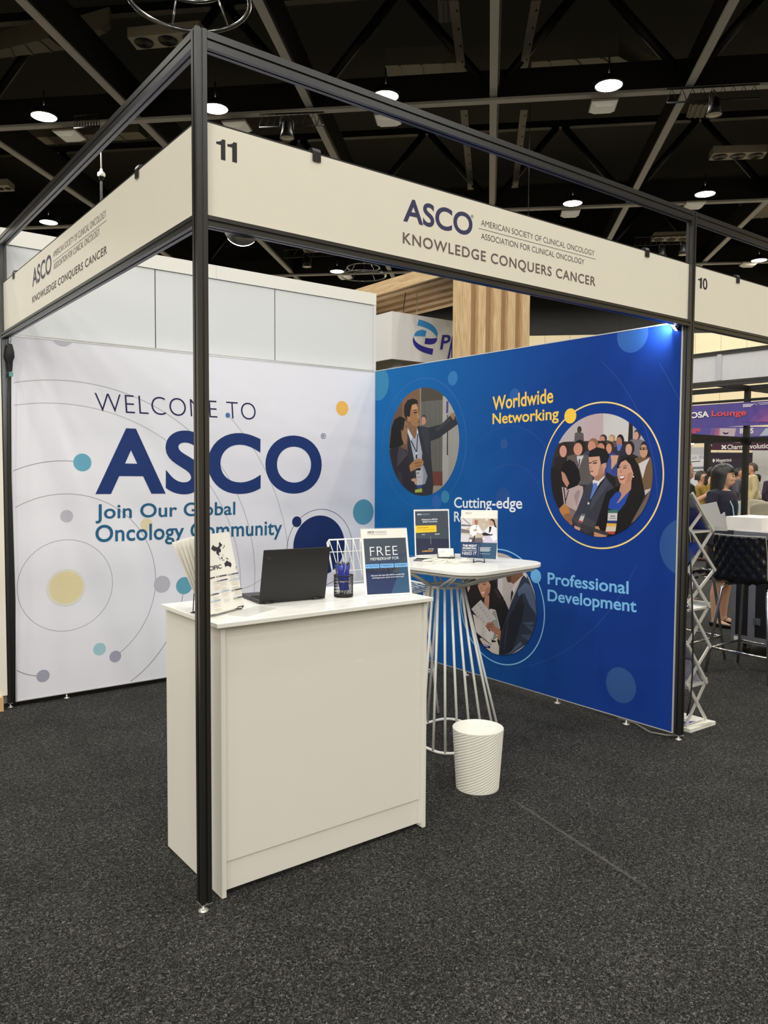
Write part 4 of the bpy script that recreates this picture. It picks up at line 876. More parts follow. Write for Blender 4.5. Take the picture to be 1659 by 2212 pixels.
# ---------------------------------------------------------------- wire bar chair behind the counter
def wire_chair():
    c = V((1.93, 1.50, 0)); t = thing('wire_chair', 'white wire bar chair behind the counter', 'chair', c)
    zs = .82; hw = .26
    b = MB(); top = zs+.30; yb = c.y+.16
    Bk = lambda u, v: V((c.x+u*hw*(1.0+.06*v), yb+.07*v-.05*(1-u*u), zs+.02+v*.28))
    b.tube([Bk(-1,0), Bk(-1,.5), Bk(-1,.94), Bk(-.95,1), Bk(0,1), Bk(.95,1), Bk(1,.94), Bk(1,.5), Bk(1,0)], .006, 8)
    for v in (.02, .28, .72): b.tube([Bk(u/6, v) for u in range(-6, 7)], .0036, 6)
    for i in range(21):
        u = -1+2*i/20; s = (1 if i % 2 else -1)*.05; b.tube([Bk(u, 0), Bk(max(-1,min(1,u+s)), .28), Bk(u, .72), Bk(max(-1,min(1,u-s)), 1)], .0032, 6)
    obj('backrest', b, WHITEM, t)
    s = MB(); Sp = lambda u, v: V((c.x+u*hw, yb-.05-v*.42, zs+.015*(abs(u)**2)-.01*v))
    s.tube([Sp(-1,0), Sp(-1,.5), Sp(-.95,.97), Sp(0,1), Sp(.95,.97), Sp(1,.5), Sp(1,0), Sp(0,0)], .006, 8, True)
    for i in range(15): u = -1+2*(i+.5)/15; s.tube([Sp(u,0), Sp(u,.98)], .0032, 6)
    for v in (.2,.5,.8): s.tube([Sp(-1,v), Sp(1,v)], .004, 6)
    obj('seat', s, WHITEM, t)
    for sx in (-1, 1):
        for sy in (-1, 1):
            obj('leg', MB().tube([(c.x+sx*.17, c.y-.09+sy*.14, zs-.012), (c.x+sx*.25, c.y-.07+sy*.22, .006)], .008, 8), WHITEM, t)
    f = [V((c.x+sx*.225, c.y-.075+sy*.195, .28)) for sx, sy in ((-1,-1),(1,-1),(1,1),(-1,1))]
    obj('footrest', MB().tube(f, .007, 8, True), WHITEM, t)
wire_chair()

# ---------------------------------------------------------------- rod-framed high table
TC = V((1.98, .795, 0)); TZ = 1.045
def rsq(h, r, n=8, rot=0.0, bow=0.0):
    out = []
    for k in range(4):
        sx, sy = [(1,1),(-1,1),(-1,-1),(1,-1)][k]
        for j in range(n+1):
            a = k*math.pi/2+j*math.pi/2/n; out.append((sx*(h-r)+r*math.cos(a), sy*(h-r)+r*math.sin(a)))
    c, s = math.cos(rot), math.sin(rot); return [(x*c-y*s, x*s+y*c) for x, y in out]
t = thing('high_table', 'white high table with rounded square top and flaring rod base', 'table', TC)
ro = math.radians(8)
top = [TC+V((x, y, TZ-.022)) for x, y in rsq(.372, .15, 10, ro)]
obj('table_top', MB().prism(top, (0,0,.022)), TOPLAM, t, .004)
base = rsq(.245, .10, 10, math.radians(2)); obj('base_ring', MB().tube([TC+V((-.045+x, .05+y, .009)) for x, y in base], .009, 10, True), WHITEM, t)
NKO = V((-.068, .058, 0)); NKR = .104; neck = [(NKR*math.cos(i*math.pi/20), NKR*math.sin(i*math.pi/20)) for i in range(40)]; NZ = .905
obj('neck_ring', MB().tube([TC+NKO+V((x, y, NZ)) for x, y in neck], .009, 8, True), WHITEM, t)
und = rsq(.34, .14, 10, ro); obj('top_ring', MB().tube([TC+V((x, y, TZ-.034)) for x, y in und], .009, 8, True), WHITEM, t)
lg = MB(); NR = 15
def samp(poly, f):
    L = [0]
    for i in range(len(poly)): L.append(L[-1]+math.dist(poly[i], poly[(i+1) % len(poly)]))
    s = (f % 1)*L[-1]
    for i in range(len(poly)):
        if L[i+1] >= s: u = (s-L[i])/max(1e-9, L[i+1]-L[i]); a, b = poly[i], poly[(i+1) % len(poly)]; return (a[0]+(b[0]-a[0])*u, a[1]+(b[1]-a[1])*u)
rods = [(0.0, 225)]+[(k*.2, 225+k*21) for k in range(1, 6)]+[(-k*.2, 225-k*21) for k in range(1, 6)]+[(-1.25, 96), (-1.6, 74)]
for sft, ang in rods:   # the two near sides are fully strung, the far sides nearly open
    hb = .245; cr = .029
    if sft == 0: b = (-hb+cr, -hb+cr)
    elif sft > 0: b = (-hb+2*hb*sft-(cr if sft == 1 else 0), -hb+(cr if sft == 1 else 0))
    elif sft >= -1: b = (-hb+(cr if sft == -1 else 0), -hb+2*hb*-sft-(cr if sft == -1 else 0))
    else: b = (-hb+2*hb*(-sft-1), hb)
    a_ = math.radians(ang); n_ = (NKO.x+NKR*math.cos(a_), NKO.y+NKR*math.sin(a_)); obj('rod', MB().tube([TC+V((-.045+b[0], .05+b[1], .012)), TC+V((n_[0], n_[1], NZ))], .0075, 8), WHITEM, t)
for i in range(NR):
    b = samp(base, i/NR+.0125); a_ = math.atan2(b[1], b[0]); n_ = (NKO.x+NKR*math.cos(a_), NKO.y+NKR*math.sin(a_)); u = samp(und, i/NR+.0125+.03*(1 if i % 2 else -1))
    obj('brace', MB().tube([TC+V((n_[0], n_[1], NZ)), TC+V((u[0], u[1], TZ-.034))], .007, 8), WHITEM, t)

# things on the high table
def wel(pl, w, h, t):
    pl.pol([(.008,.006),(w-.008,.006),(w-.008,h-.008),(.008,h-.008)], (72,80,92)); pl.pol([(.008,.006),(w-.008,.006),(w-.008,.10),(.008,.11)], (50,54,76)); pl.out('slate_print', t)
    pl.text('ASCO', (.022,h-.033), (.052,h-.033), (.022,h-.023), (226,240,238), .03)
    for y in (.025,.031): pl.line((.056,h-y), (.11,h-y), .0014, (170,190,190))
    pl.text("Welcome to ASCO's", (.052,h-.066), (.165,h-.065), (.052,h-.056), (240,242,244), .03); pl.text('Global Community', (.058,h-.082), (.163,h-.081), (.058,h-.070), (240,242,244), .03)
    pl.pol([(.008,h-.142),(.155,h-.140),(.155,h-.098),(.008,h-.098)], (246,204,60)); pl.text('Attendee Special', (.018,h-.117), (.098,h-.116), (.018,h-.107), (120,92,30), .02); pl.text('Join or Renew for 50% Off', (.018,h-.131), (.14,h-.130), (.018,h-.122), (150,116,40), .0)
    pl.text('JOIN', (.05,h-.158), (.072,h-.158), (.05,h-.151), (240,242,244), .02); pl.text('RENEW', (.143,h-.158), (.178,h-.157), (.143,h-.151), (240,242,244), .02)
    pl.line((.112,h-.215), (.112,h-.165), .0014, (200,204,210)); pl.text('Use Code', (.093,h-.248), (.13,h-.248), (.093,h-.241), (240,242,244), .02); pl.text('CHAMPIONSHIP', (.048,h-.262), (.125,h-.262), (.048,h-.253), (240,180,80), .02); pl.out('lettering', t)
a, b = at(897,1201.5,TZ+.003), at(973,1198,TZ+.003)
acrylic_sign(a, b, math.radians(-5), .286, 'table_sign', 'slate welcome sign with a yellow band on the high table', wel)
a, b = at(995,1206,TZ+.022), at(1073,1207.5,TZ+.022); d, up, nn = frame_at(a, b, math.radians(-6)); w = (b-a).length; h = .283
BRO = [('front booklet with the photograph of two people in white coats, standing on the high table', 0)] + [('booklet tucked behind the white coat booklet on the high table', k) for k in (1, 2, 3)]
for lb, k in BRO:
    o = -nn*k*.004+d*k*.0012
    t = thing('booklet', lb, 'booklet', ((a+b)/2+o).to_tuple(), group='booklets on the high table')
    obj('cover', MB().prism([a+o, b+o, b+o+up*h, a+o+up*h], -nn*.003), PAPER, t)
    if k: continue
    pl = Print(a+nn*.0004, d, up); X = lambda x: (x-686)/(1130-686)*w; Y = lambda y: h*(1-(y-78)/(625-78)); Q = lambda pts: [(X(x), Y(y)) for x, y in pts]
    pl.text('ASCO', Q([(738,122)])[0], Q([(812,122)])[0], Q([(738,104)])[0], (110,106,110), .0); pl.line(Q([(728,132)])[0], Q([(818,132)])[0], .0008, (200,198,196)); pl.out('title', t)
    pl.pol(Q([(688,172),(1138,172),(1132,448),(684,440)]), (196,184,168)); pl.pol(Q([(690,172),(830,172),(820,260),(690,310)]), (214,212,214)); pl.pol(Q([(700,172),(712,172),(800,240),(796,246)]), (96,90,96)); pl.pol(Q([(690,240),(830,250),(830,262),(690,262)]), (110,104,112)); pl.pol(Q([(690,290),(800,310),(800,340),(688,335)]), (120,112,116)); pl.pol(Q([(688,350),(800,360),(780,440),(684,438)]), (206,202,212)); pl.pol(Q([(790,390),(950,390),(960,446),(780,442)]), (110,100,108)); pl.pol(Q([(950,300),(1130,320),(1132,446),(960,446)]), (206,200,222))
    pl.pol(Q([(806,260),(850,245),(900,248),(935,300),(960,330),(940,345),(880,330),(870,400),(800,350),(790,310)]), (240,238,244)); pl.pol(Q([(840,300),(880,290),(884,312),(846,318)]), (196,150,120)); pl.pol(Q([(850,200),(872,186),(892,196),(892,236),(874,250),(856,238)]), (170,112,84)); pl.pol(Q([(866,262),(886,260),(880,280)]), (120,140,180))
    pl.pol(Q([(980,310),(1030,256),(1080,250),(1125,280),(1130,400),(1090,430),(1030,350)]), (240,238,246)); pl.pol(Q([(1034,262),(1064,262),(1050,320),(1030,336)]), (44,40,52)); pl.pol(Q([(1036,200),(1060,186),(1084,200),(1076,240),(1056,252),(1036,236)]), (206,160,140)); pl.pol(Q([(1034,194),(1060,174),(1096,186),(1110,240),(1126,274),(1100,262),(1084,210),(1060,190)]), (50,40,44)); pl.pol(Q([(944,340),(980,330),(1050,350),(1080,344),(1070,362),(960,366)]), (36,32,40)); pl.pol(Q([(850,370),(868,360),(860,436),(820,436)]), (70,66,70))
    for cx, cy, r in ((742,285,7),(970,243,9),(805,424,18),(1000,186,14),(966,400,16)): pl.pol([(X(cx)+r*w/444*math.cos(i*.5236), Y(cy)+r*w/444*math.sin(i*.5236)) for i in range(12)], (236,228,222))
    pl.out('photo_print', t)
    pl.pol(Q([(684,440),(1132,448),(1120,628),(684,612)]), (44,62,98)); pl.pol(Q([(930,446),(1132,448),(1120,628),(960,622)]), (52,84,114))
    for s, x0, x1, y0, y1, wt in (('THE RIGHT',708,884,468,494,.03),('INFORMATION,',708,880,500,524,.03),('RIGHT WHEN YOU',708,884,530,545,-.005),('NEED IT',706,882,552,584,.0)): pl.text(s, Q([(x0,y1)])[0], Q([(x1,y1)])[0], Q([(x0,y0)])[0], (240,242,246), wt)
    pl.line(Q([(906,468)])[0], Q([(903,602)])[0], .0009, (180,190,206))
    for i in range(5): pl.line(Q([(922,500+i*13)])[0], Q([(1060-(i*17) % 30,500+i*13)])[0], .003, (214,220,228)) if i < 4 else pl.line(Q([(922,568)])[0], Q([(1046,570)])[0], .0016, (190,200,214))
    pl.out('title_band', t)
t = thing('booklet_stand', 'small black wire stand under the booklets on the high table', 'stand', ((a+b)/2).to_tuple())
z = V((0,0,TZ+.004)); A, B = a.lerp(b, .36), a.lerp(b, .66); fw = nn*.02; g = lambda P, dz=0: V((P.x, P.y, TZ+.003+dz))
obj('lip', MB().tube([g(A+fw,.014), g(A+fw*1.2), g(A.lerp(B,.3)+fw,.006), g(A.lerp(B,.7)+fw,.006), g(B+fw*1.2), g(B+fw,.014)], .003, 6), BLACKST, t)
obj('back_wire', MB().tube([g(A+fw*1.2), g(A-nn*.09), V((A.x,A.y,TZ+.16))-nn*.07, V((B.x,B.y,TZ+.16))-nn*.07, g(B-nn*.09), g(B+fw*1.2)], .003, 6), BLACKST, t)
a, b = at(946,1205,TZ+.006), at(981,1205,TZ+.006); d, up, nn = frame_at(a, b, math.radians(-18)); w = (b-a).length
t = thing('card_holder', 'black card holder with white name cards on the high table', 'card holder', ((a+b)/2).to_tuple())
obj('tray', MB().prism([a-d*.003-up*.004, b+d*.003-up*.004, b+d*.003+up*.003, a-d*.003+up*.003], nn*.012).prism([a-d*.003-up*.003, a-up*.003, a+up*.03, a-d*.003+up*.03], nn*.01).prism([b-up*.003, b+d*.003-up*.003, b+d*.003+up*.03, b+up*.03], nn*.01).prism([a-up*.004-nn*.016, b-up*.004-nn*.016, b+up*.04-nn*.016, a+up*.04-nn*.016], -nn*.003).prism([a-up*.005, b-up*.005, b-up*.001, a-up*.001], -nn*.018), DARKPL, t)
for k in range(4):
    o = -nn*(.003*k+.001)+up*.003*k
    q = thing('name_card', 'white name card at the front of the black card holder' if k == 0 else 'white name card tucked behind the front one in the black card holder', 'card', ((a+b)/2+o).to_tuple(), group='name cards in the holder')
    obj('card', MB().prism([a+d*.002+o, b-d*.002+o, b-d*.002+o+up*.052, a+d*.002+o+up*.052], -nn*.001), PAPER, q)
    if k == 0:
        pl = Print(a+d*.002+nn*.0006, d, up); ww = w-.004
        for i in range(3): pl.line((.012,.042-i*.005), (.045-.006*i,.042-i*.005), .0011, (150,150,154))
        pl.text('ASCO', (ww-.024,.008), (ww-.006,.008), (ww-.024,.013), (120,120,130), .01); pl.out('card_print', q)
a, b = at(893,1210.5,TZ+.004), at(936,1212,TZ+.004); dd = (b-a).normalized(); bk = V((-dd.y, dd.x, 0))
t = thing('tablet', 'slim dark tablet lying at the edge of the high table', 'tablet', a.lerp(b, .5))
q = [V((p.x,p.y,TZ+.0005)) for p in (a, b, b+bk*.09, a+bk*.09)]
obj('body', MB().prism(q, (0,0,.009)), mat('tablet_grey', (96,98,108), .3, .4), t, .003)
q2 = [V((p.x,p.y,TZ+.0098)) for p in (a+dd*.006+bk*.006, b-dd*.006+bk*.006, b-dd*.006+bk*.084, a+dd*.006+bk*.084)]; obj('screen', MB().prism(q2, (0,0,.0004)), MATTE, t)
RIB = mat('ribbon_white', (236,232,222), .6, 0, .05, 60); random.seed(5)
cc = at(966,1216,TZ); RB = []
for k in range(9):
    c = cc+V((random.uniform(-.10,.13), random.uniform(-.07,.06), 0)); a0 = random.uniform(0, 6.28); mb = MB(); pts = []
    for i in range(15):
        a = a0+i*.36; r = .05+.03*math.sin(i*1.3+k); pts.append(V((c.x+r*1.2*math.cos(a), c.y+r*.6*math.sin(a), TZ+.004+.0016*k+.003*(1+math.sin(i*.9+k)))))
    mb.tube(pts, .0028, 6, k % 2 == 0)
    tag(obj('ribbon_loop', mb, RIB), 'thin white ribbon loop in the loose heap on the high table', 'ribbon', 'white ribbon loops heaped on the high table')

# ---------------------------------------------------------------- waste bin with spiral ribs
bc = V((1.553, .205, 0)); r0, r1, BH = .106, .1265, .302
t = thing('waste_bin', 'white waste bin with slanting ribs standing by the high table', 'bin', bc)
n, mrow = 184, 176; rings = []
for j in range(mrow+1):
    f = j/mrow; rr = r0+(r1-r0)*f; fade = 1 if .02 < f < .985 else 0
    rings.append([bc+V(((rr+fade*.0011*math.sin(23*a-135*f))*math.cos(a), (rr+fade*.0011*math.sin(23*a-135*f))*math.sin(a), .002+BH*f)) for a in (2*math.pi*i/n for i in range(n))])
o = MB().loft(rings, False); inn = [[bc+V(((r0-.004+(r1-r0)*f)*math.cos(a), (r0-.004+(r1-r0)*f)*math.sin(a), .006+(BH-.004)*f)) for a in (2*math.pi*i/n for i in range(n))] for f in (1, .5, 0)]
o.loft([rings[-1], inn[0], inn[1], inn[2]], False); o.add([p for p in inn[2]], [tuple(range(n))]); o.add([p for p in rings[0]], [tuple(range(n))[::-1]])
obj('body', o, WHITEPL, t)
# ---------------------------------------------------------------- zigzag brochure rack beside the blue wall
RW = .24; RY = .058
Nn = lambda px, py: ony(px, py, RY)
t = thing('brochure_rack', 'grey aluminium zigzag brochure rack behind the post of the blue wall', 'brochure rack', V((3.32, RY+RW/2, 0)))
RGREY = mat('rack_aluminium', (214,214,208), .4, .35, .04, 30); TRAY = mat('rack_tray', (176,176,178), .3, .0, .04, 20)
Rr = [Nn(1495,1065), Nn(1542,1147), Nn(1492,1146), Nn(1545,1233), Nn(1488,1235), Nn(1533,1312), Nn(1488,1306), Nn(1535,1398), Nn(1487,1395), Nn(1527,1475), Nn(1486,1480)]
def rb(a, b, y, w=.018, name='strut'): a = V((a.x, y, a.z)); b = V((b.x, y, b.z)); obj(name, MB().bar(a, b, .010, w, 0, up=(0,1,0) if 0 else (0,0,1)), RGREY, t)
bot = V((3.395, 0, .03)); botl = V((3.19, 0, .03))
segs = [(Rr[0],Rr[1]),(Nn(1520,1107),Rr[2]),(Rr[2],Rr[3]),(Rr[1],Rr[4]),(Rr[4],Rr[5]),(Rr[3],Rr[6]),(Rr[6],Rr[7]),(Rr[5],Rr[8]),(Rr[8],Rr[9]),(Rr[7],Rr[10]),(Rr[10],bot),(Rr[9],botl)]
for i, (a, b) in enumerate(segs):
    for y in (RY+(.011 if i % 2 else 0), RY+RW-(.011 if i % 2 else 0)): rb(a, b, y)
for k in (1, 5, 9):
    R = Rr[k]; Lf = Rr[k+1]
    obj('pocket_tray', MB().box((Lf.x, RY+.006, R.z-.006), (R.x+.012, RY+RW-.006, R.z+.006)).box((R.x+.004, RY+.006, R.z), (R.x+.016, RY+RW-.006, R.z+.03)), RGREY, t)
pan = [(Rr[0],Rr[1],1),(Rr[8],Rr[9],1)]
for a, b, f in pan: obj('pocket_panel', MB().prism([V((a.x, RY+.02, a.z)), V((b.x, RY+.02, b.z)), V((b.x, RY+RW-.02, b.z)), V((a.x, RY+RW-.02, a.z))], V((.003,0,.002))), TRAY, t)
obj('base_tray', MB().prism([at(1546,1558,.022), V((3.16,.02,.022)), V((3.14,.30,.022)), at(1546,1558,.022)+V((-.03,.27,0))], (0,0,-.022)).prism([at(1546,1558,.034)+V((-.02,.012,0)), V((3.17,.032,.034)), V((3.155,.044,.034)), at(1546,1558,.034)+V((-.02,.03,0))], (0,0,-.012)), WHITEPL, t)
NAVYP = mat('brochure_navy', (46,52,128), .35); BLUEP = mat('brochure_blue', (52,76,160), .35)
def brochure(a, b, off, lb, m, txt=None, hh=.28):
    d = (b-a).normalized(); up = -d; n = V((-up.z, 0, up.x)); n = n if n.x > 0 else -n
    n = n if off > 0 else -n
    o = V((b.x, RY+.03, b.z))+n*abs(off)+up*.012
    q = thing('brochure', lb, 'brochure', o.to_tuple(), group='brochures in the zigzag rack')
    obj('cover', MB().prism([o, o+V((0,.17,0)), o+V((0,.17,0))+up*hh, o+up*hh], n*.004), m, q)
    if txt:
        pl = Print(o-n*.0006 if False else o+V((0,.17,0))-n*.0008, V((0,-1,0)), up)
        for i, s in enumerate(txt): pl.text(s, (.03,hh*.62-.035*i), (.145,hh*.62-.035*i), (.03,hh*.62-.035*i+.026), (226,228,236), .03)
        pl.line((.03,.045), (.10,.045), .004, (150,170,210)); pl.line((.03,.06), (.07,.06), .003, (120,140,200)); pl.out('lettering', q)
    return q
brochure(Rr[0], Rr[1], -.012, 'navy brochure in the top pocket of the zigzag rack', NAVYP, ('CYCLE','BEYOND'), .20)
brochure(Nn(1534,1168), Rr[4], -.012, 'blue brochure with white slanted letters in the second pocket of the zigzag rack', BLUEP, ('CYCLE','HEALTH'), .23)
brochure(Rr[8]+V((0,0,0)), Rr[9], -.012, 'pale brochure low in the zigzag rack near the floor', mat('brochure_pale', (196,194,206), .4), None, .2)
brochure(Rr[5]+V((-.02,0,0)), Rr[6], -.014, 'blue and white brochure in the middle of the zigzag rack', NAVYP, ('CYCLE',), .18)
GREYP = mat('sheet_grey', (186,188,192), .45)
for k, (lb, p4) in enumerate((('tall pale grey sheet leaning out of the top of the zigzag rack', [(1566,1140),(1536,1136),(1513,1091),(1548,1084)]), ('shorter pale grey sheet behind the tall one in the zigzag rack', [(1572,1147),(1540,1146),(1538,1128),(1566,1106)]))):
    Yk = .14+.09*k; P4 = [ony(p[0], p[1], Yk) for p in p4]; q = thing('leaflet_sheet', lb, 'leaflet', P4[0], group='grey sheets in the zigzag rack')
    obj('sheet', MB().prism(P4, (0,.004,0)), GREYP, q)
bp = at(1507,1553,.036); q = thing('brochure', 'white leaflet with a blue corner lying on the base of the zigzag rack', 'brochure', bp)
b0 = V((3.17,.06,.0345)); obj('cover', MB().box(b0, b0+V((.21,.19,.004))), PAPER, q)
pl = Print(b0+V((0,0,.0043)), (1,0,0), (0,1,0)); pl.pol([(.0,.0),(.12,.0),(.0,.07)], (76,72,160)); pl.line((.10,.12), (.15,.12), .012, (190,188,184)); pl.line((.09,.09), (.17,.09), .006, (206,204,200)); pl.out('cover_print', q)
pts = [onx(1491,1190,3.06), onx(1495,1300,3.07), onx(1497,1370,3.08), onx(1496,1450,3.08), onx(1492,1510,3.06), onx(1484,1546,3.03)]
tag(obj('hanging_cable', MB().tube(pts, .005, 6), RUBBER), 'thin black cable hanging down behind the post of the blue wall', 'cable')

# ---------------------------------------------------------------- bar stools with quilted black shells
QUILT = mat('quilted_black', (24,24,26), .28, 0, .05, 60, spec=.6)
def stool_proto():
    t = thing('bar_stool', '', 'stool')
    NU, NV = 44, 40; W = .205; g = []
    def S(u, v):   # v 0..1: front edge of the seat to the top of the back
        if v < .42: x = .22-.40*(v/.42); z = .73+.012*math.cos(u*1.4)
        elif v < .58: a = (v-.42)/.16*math.pi/2; x = -.18-.07*math.sin(a); z = .73+.07*(1-math.cos(a))
        else: f = (v-.58)/.42; x = -.25-.055*f; z = .80+.30*f
        w = W*(1-.08*max(0, v-.6)) ; y = u*w; x += .05*(u*u)*min(1, max(0, (v-.3)*2)); z += .05*u*u*(1 if v < .5 else 0)*min(1, v*3)
        return V((x, y, z))
    def grid(off):
        R = []
        for j in range(NV+1):
            row = []
            for i in range(NU+1):
                u = -1+2*i/NU; v = j/NV; p = S(u, v); e = 1e-3
                n = (S(u+e, v)-S(u-e, v)).cross(S(u, min(1, v+e))-S(u, max(0, v-e))).normalized()
                a, b = (u*.205/.036+v*1.05/.075)*math.pi/1.0, (u*.205/.036-v*1.05/.075)*math.pi/1.0
                q = abs(math.sin(a/2))*abs(math.sin(b/2)); row.append(p+n*(off*(1+ .0)+ (.015*q if off > 0 else -.015*q)))
            R.append(row)
        return R
    A, B = grid(.006), grid(-.006); mb = MB(); n1 = NU+1; vs = [p for r in A for p in r]+[p for r in B for p in r]; fs = []; o = (NV+1)*n1
    for j in range(NV):
        for i in range(NU):
            q = (j*n1+i, j*n1+i+1, (j+1)*n1+i+1, (j+1)*n1+i); fs += [q, tuple(x+o for x in q[::-1])]
    bd = [(0, i) for i in range(NU)]+[(j, NU) for j in range(NV)]+[(NV, i) for i in range(NU, 0, -1)]+[(j, 0) for j in range(NV, 0, -1)]
    for k in range(len(bd)):
        a, b = bd[k], bd[(k+1) % len(bd)]; ia, ib = a[0]*n1+a[1], b[0]*n1+b[1]; fs.append((ib, ia, ia+o, ib+o))
    mb.add(vs, fs, 0, True); obj('shell', mb, QUILT, t, local=True)
    obj('piping', MB().tube([S(1, .5+.5*i/12) for i in range(12)]+[S(1-2*i/14, 1) for i in range(15)]+[S(-1, 1-.5*i/12) for i in range(1, 12)], .0055, 8), mat('piping_pale', (168,166,160), .35), t, local=True)
    for sy in (-1, 1):
        for sx in (-1, 1): obj('leg', MB().tube([(sx*.02, sy*.14, .705), (sx*.14, sy*.165, .703), (sx*.165, sy*.18, .675), (sx*.245, sy*.25, .004)], .0115, 10), CHROME, t, local=True)
    f = lambda sx, sy: V((sx*.222, sy*.229, .20))
    for a, b in (((-1,-1),(1,-1)),((1,-1),(1,1)),((1,1),(-1,1)),((-1,1),(-1,-1))): obj('footrest_bar', MB().tube([f(*a), f(*b)], .009, 8), CHROME, t, local=True)
    return t
s0 = stool_proto(); s0.location = (4.83, .505, 0); s0['label'] = 'chrome bar stool with a quilted black shell facing the flight case'; s0['group'] = 'quilted black bar stools'
dup(s0, (4.86, 1.135, 0), label='chrome bar stool mostly hidden behind the zigzag brochure rack')

# ---------------------------------------------------------------- flight case counter
FX, FY = 5.42, 1.00; ZC = onx(1605,1148,FX).z
t = thing('flight_case', 'black flight case on castors with aluminium edges, used as a counter', 'flight case', V((FX+.3, .2, 0)))
ALU = mat('case_aluminium', (150,150,156), .4, .6, .06, 20); CASEB = mat('case_black', (18,18,22), .5)
obj('body', MB().box((FX, -.75, .10), (FX+.62, FY, ZC-.004)), CASEB, t)
for y in (FY, -.75): obj('corner_edge', MB().box((FX-.006, y-.03, .10), (FX+.03, y+.006, ZC)), ALU, t)
obj('bottom_edge', MB().box((FX-.007, -.75, .10), (FX+.01, FY-.03, .165)), ALU, t); obj('top_edge', MB().box((FX-.007, -.75, ZC-.058), (FX+.01, FY-.03, ZC)), ALU, t)
ya = onx(1617,1300,FX).y; yb = onx(1632,1300,FX).y; obj('middle_strip', MB().box((FX-.007, yb, .165), (FX+.01, ya, ZC-.058)), ALU, t)
l = onx(1636,1343,FX); obj('latch', MB().box((FX-.014, l.y-.03, l.z-.03), (FX, l.y+.03, l.z+.03)).box((FX-.018, l.y-.012, l.z-.02), (FX, l.y+.012, l.z+.02)), SILVER, t, .003)
obj('label_sticker', MB().box((FX-.009, onx(1597,1385,FX).y, .115), (FX-.006, onx(1586,1385,FX).y, .15)), PAPER, t)
for x in (FX+.09, FX+.53):
    for y in (FY-.09, -.66):
        c = obj('castor', MB().box((x-.05, y-.05, .088), (x+.05, y+.05, .099)).box((x-.03, y-.026, .045), (x+.03, y-.018, .09)).box((x-.03, y+.018, .045), (x+.03, y+.026, .09)), ZINC, t)
        obj('wheel', MB().tube([(x, y-.016, .042), (x, y+.016, .042)], .041, 20), RUBBER, c)
obj('counter_board', MB().box((FX+.011, -.75, ZC-.0039), (FX+.62, FY-.031, ZC)), mat('board_grey', (196,196,204), .4), t)
yl, yr = onx(1567,1148,FX+.02).y, onx(1645,1148,FX+.02).y; zz = ZC+.0005; C = V((FX+.02,yr,zz)); Lf = V((FX+.02,yl,zz))
q = [Lf, C, C+V((.42,0,0)), Lf+V((.42,0,0))]
CART = mat('carton_white', (238,234,228), .6, 0, .01, 10); hh = onx(1605,1117,FX+.02).z-zz
t = thing('white_carton', 'long low white carton standing on the flight case', 'box', (C+Lf)/2)
obj('body', MB().prism(q, (0,0,hh)), CART, t, .003)
m1, m2 = q[0].lerp(q[3], .5)+V((0,0,hh+.0006)), q[1].lerp(q[2], .5)+V((0,0,hh+.0006)); obj('lid_seam', MB().bar(m1.lerp(m2,.2), m1.lerp(m2,.9), .012, .001), mat('seam_grey', (150,146,140), .6), t)

# ---------------------------------------------------------------- back of the booth 10 side fascia, lounge stand and signs beyond
t = thing('fascia_board', 'pale back of the fascia board across the far side of booth 10', 'fascia sign', (6, 1.5, 2.44))
obj('board', MB().box((5.995, -.02, 2.455), (6.0, 3.0, 2.70)), mat('board_back', (214,214,216), .5), t)
y = onx(1555,800,5.99).y; obj('stiffener', MB().box((5.97, y-.02, 2.455), (5.995, y+.02, 2.70)), mat('stiffener_grey', (196,198,202), .45), t)
rail('fascia_rail', (6,.02,0), (6,2.98,0), 2.40, 2.452, 'black lower rail of the far side of booth 10'); rail('fascia_rail', (6,.02,0), (6,2.98,0), 2.70, 2.735, 'black upper rail of the far side of booth 10')
LX, LY = 12.0, onx(1612,950,12).y
FRB = BLACKST
t = thing('lounge_pergola', 'tall black frame of posts and rails around the lounge', 'frame', (LX, LY, 0))
obj('post', MB().box((LX-.04, LY-.04, 0), (LX+.04, LY+.04, 3.06)), FRB, t)
for z0, z1 in ((2.98,3.06),(2.80,2.84),(2.10,2.18)):
    for a, b in (((LX-.035, LY-4, z0), (LX+.035, LY-.041, z1)), ((LX-.035, LY+.041, z0), (LX+.035, LY+4, z1)), ((LX-4, LY-.035, z0), (LX-.041, LY+.035, z1)), ((LX+.041, LY-.035, z0), (LX+4.4, LY+.035, z1))):
        if z0 == 2.80 and abs(b[0]-a[0]) > 1: continue
        obj('rail', MB().box(a, b), FRB, t)
for s in (-1, 1): obj('corner_gusset', MB().prism([(LX-.03, LY+s*.041, 2.18), (LX-.03, LY+s*.16, 2.18), (LX-.03, LY+s*.041, 2.04)], (.06,0,0)), FRB, t)
fp = dep(1528,980,20.3); obj('far_post', MB().box((fp.x-.06, fp.y-.06, 0), (fp.x+.06, fp.y+.06, 2.5)), FRB, t)
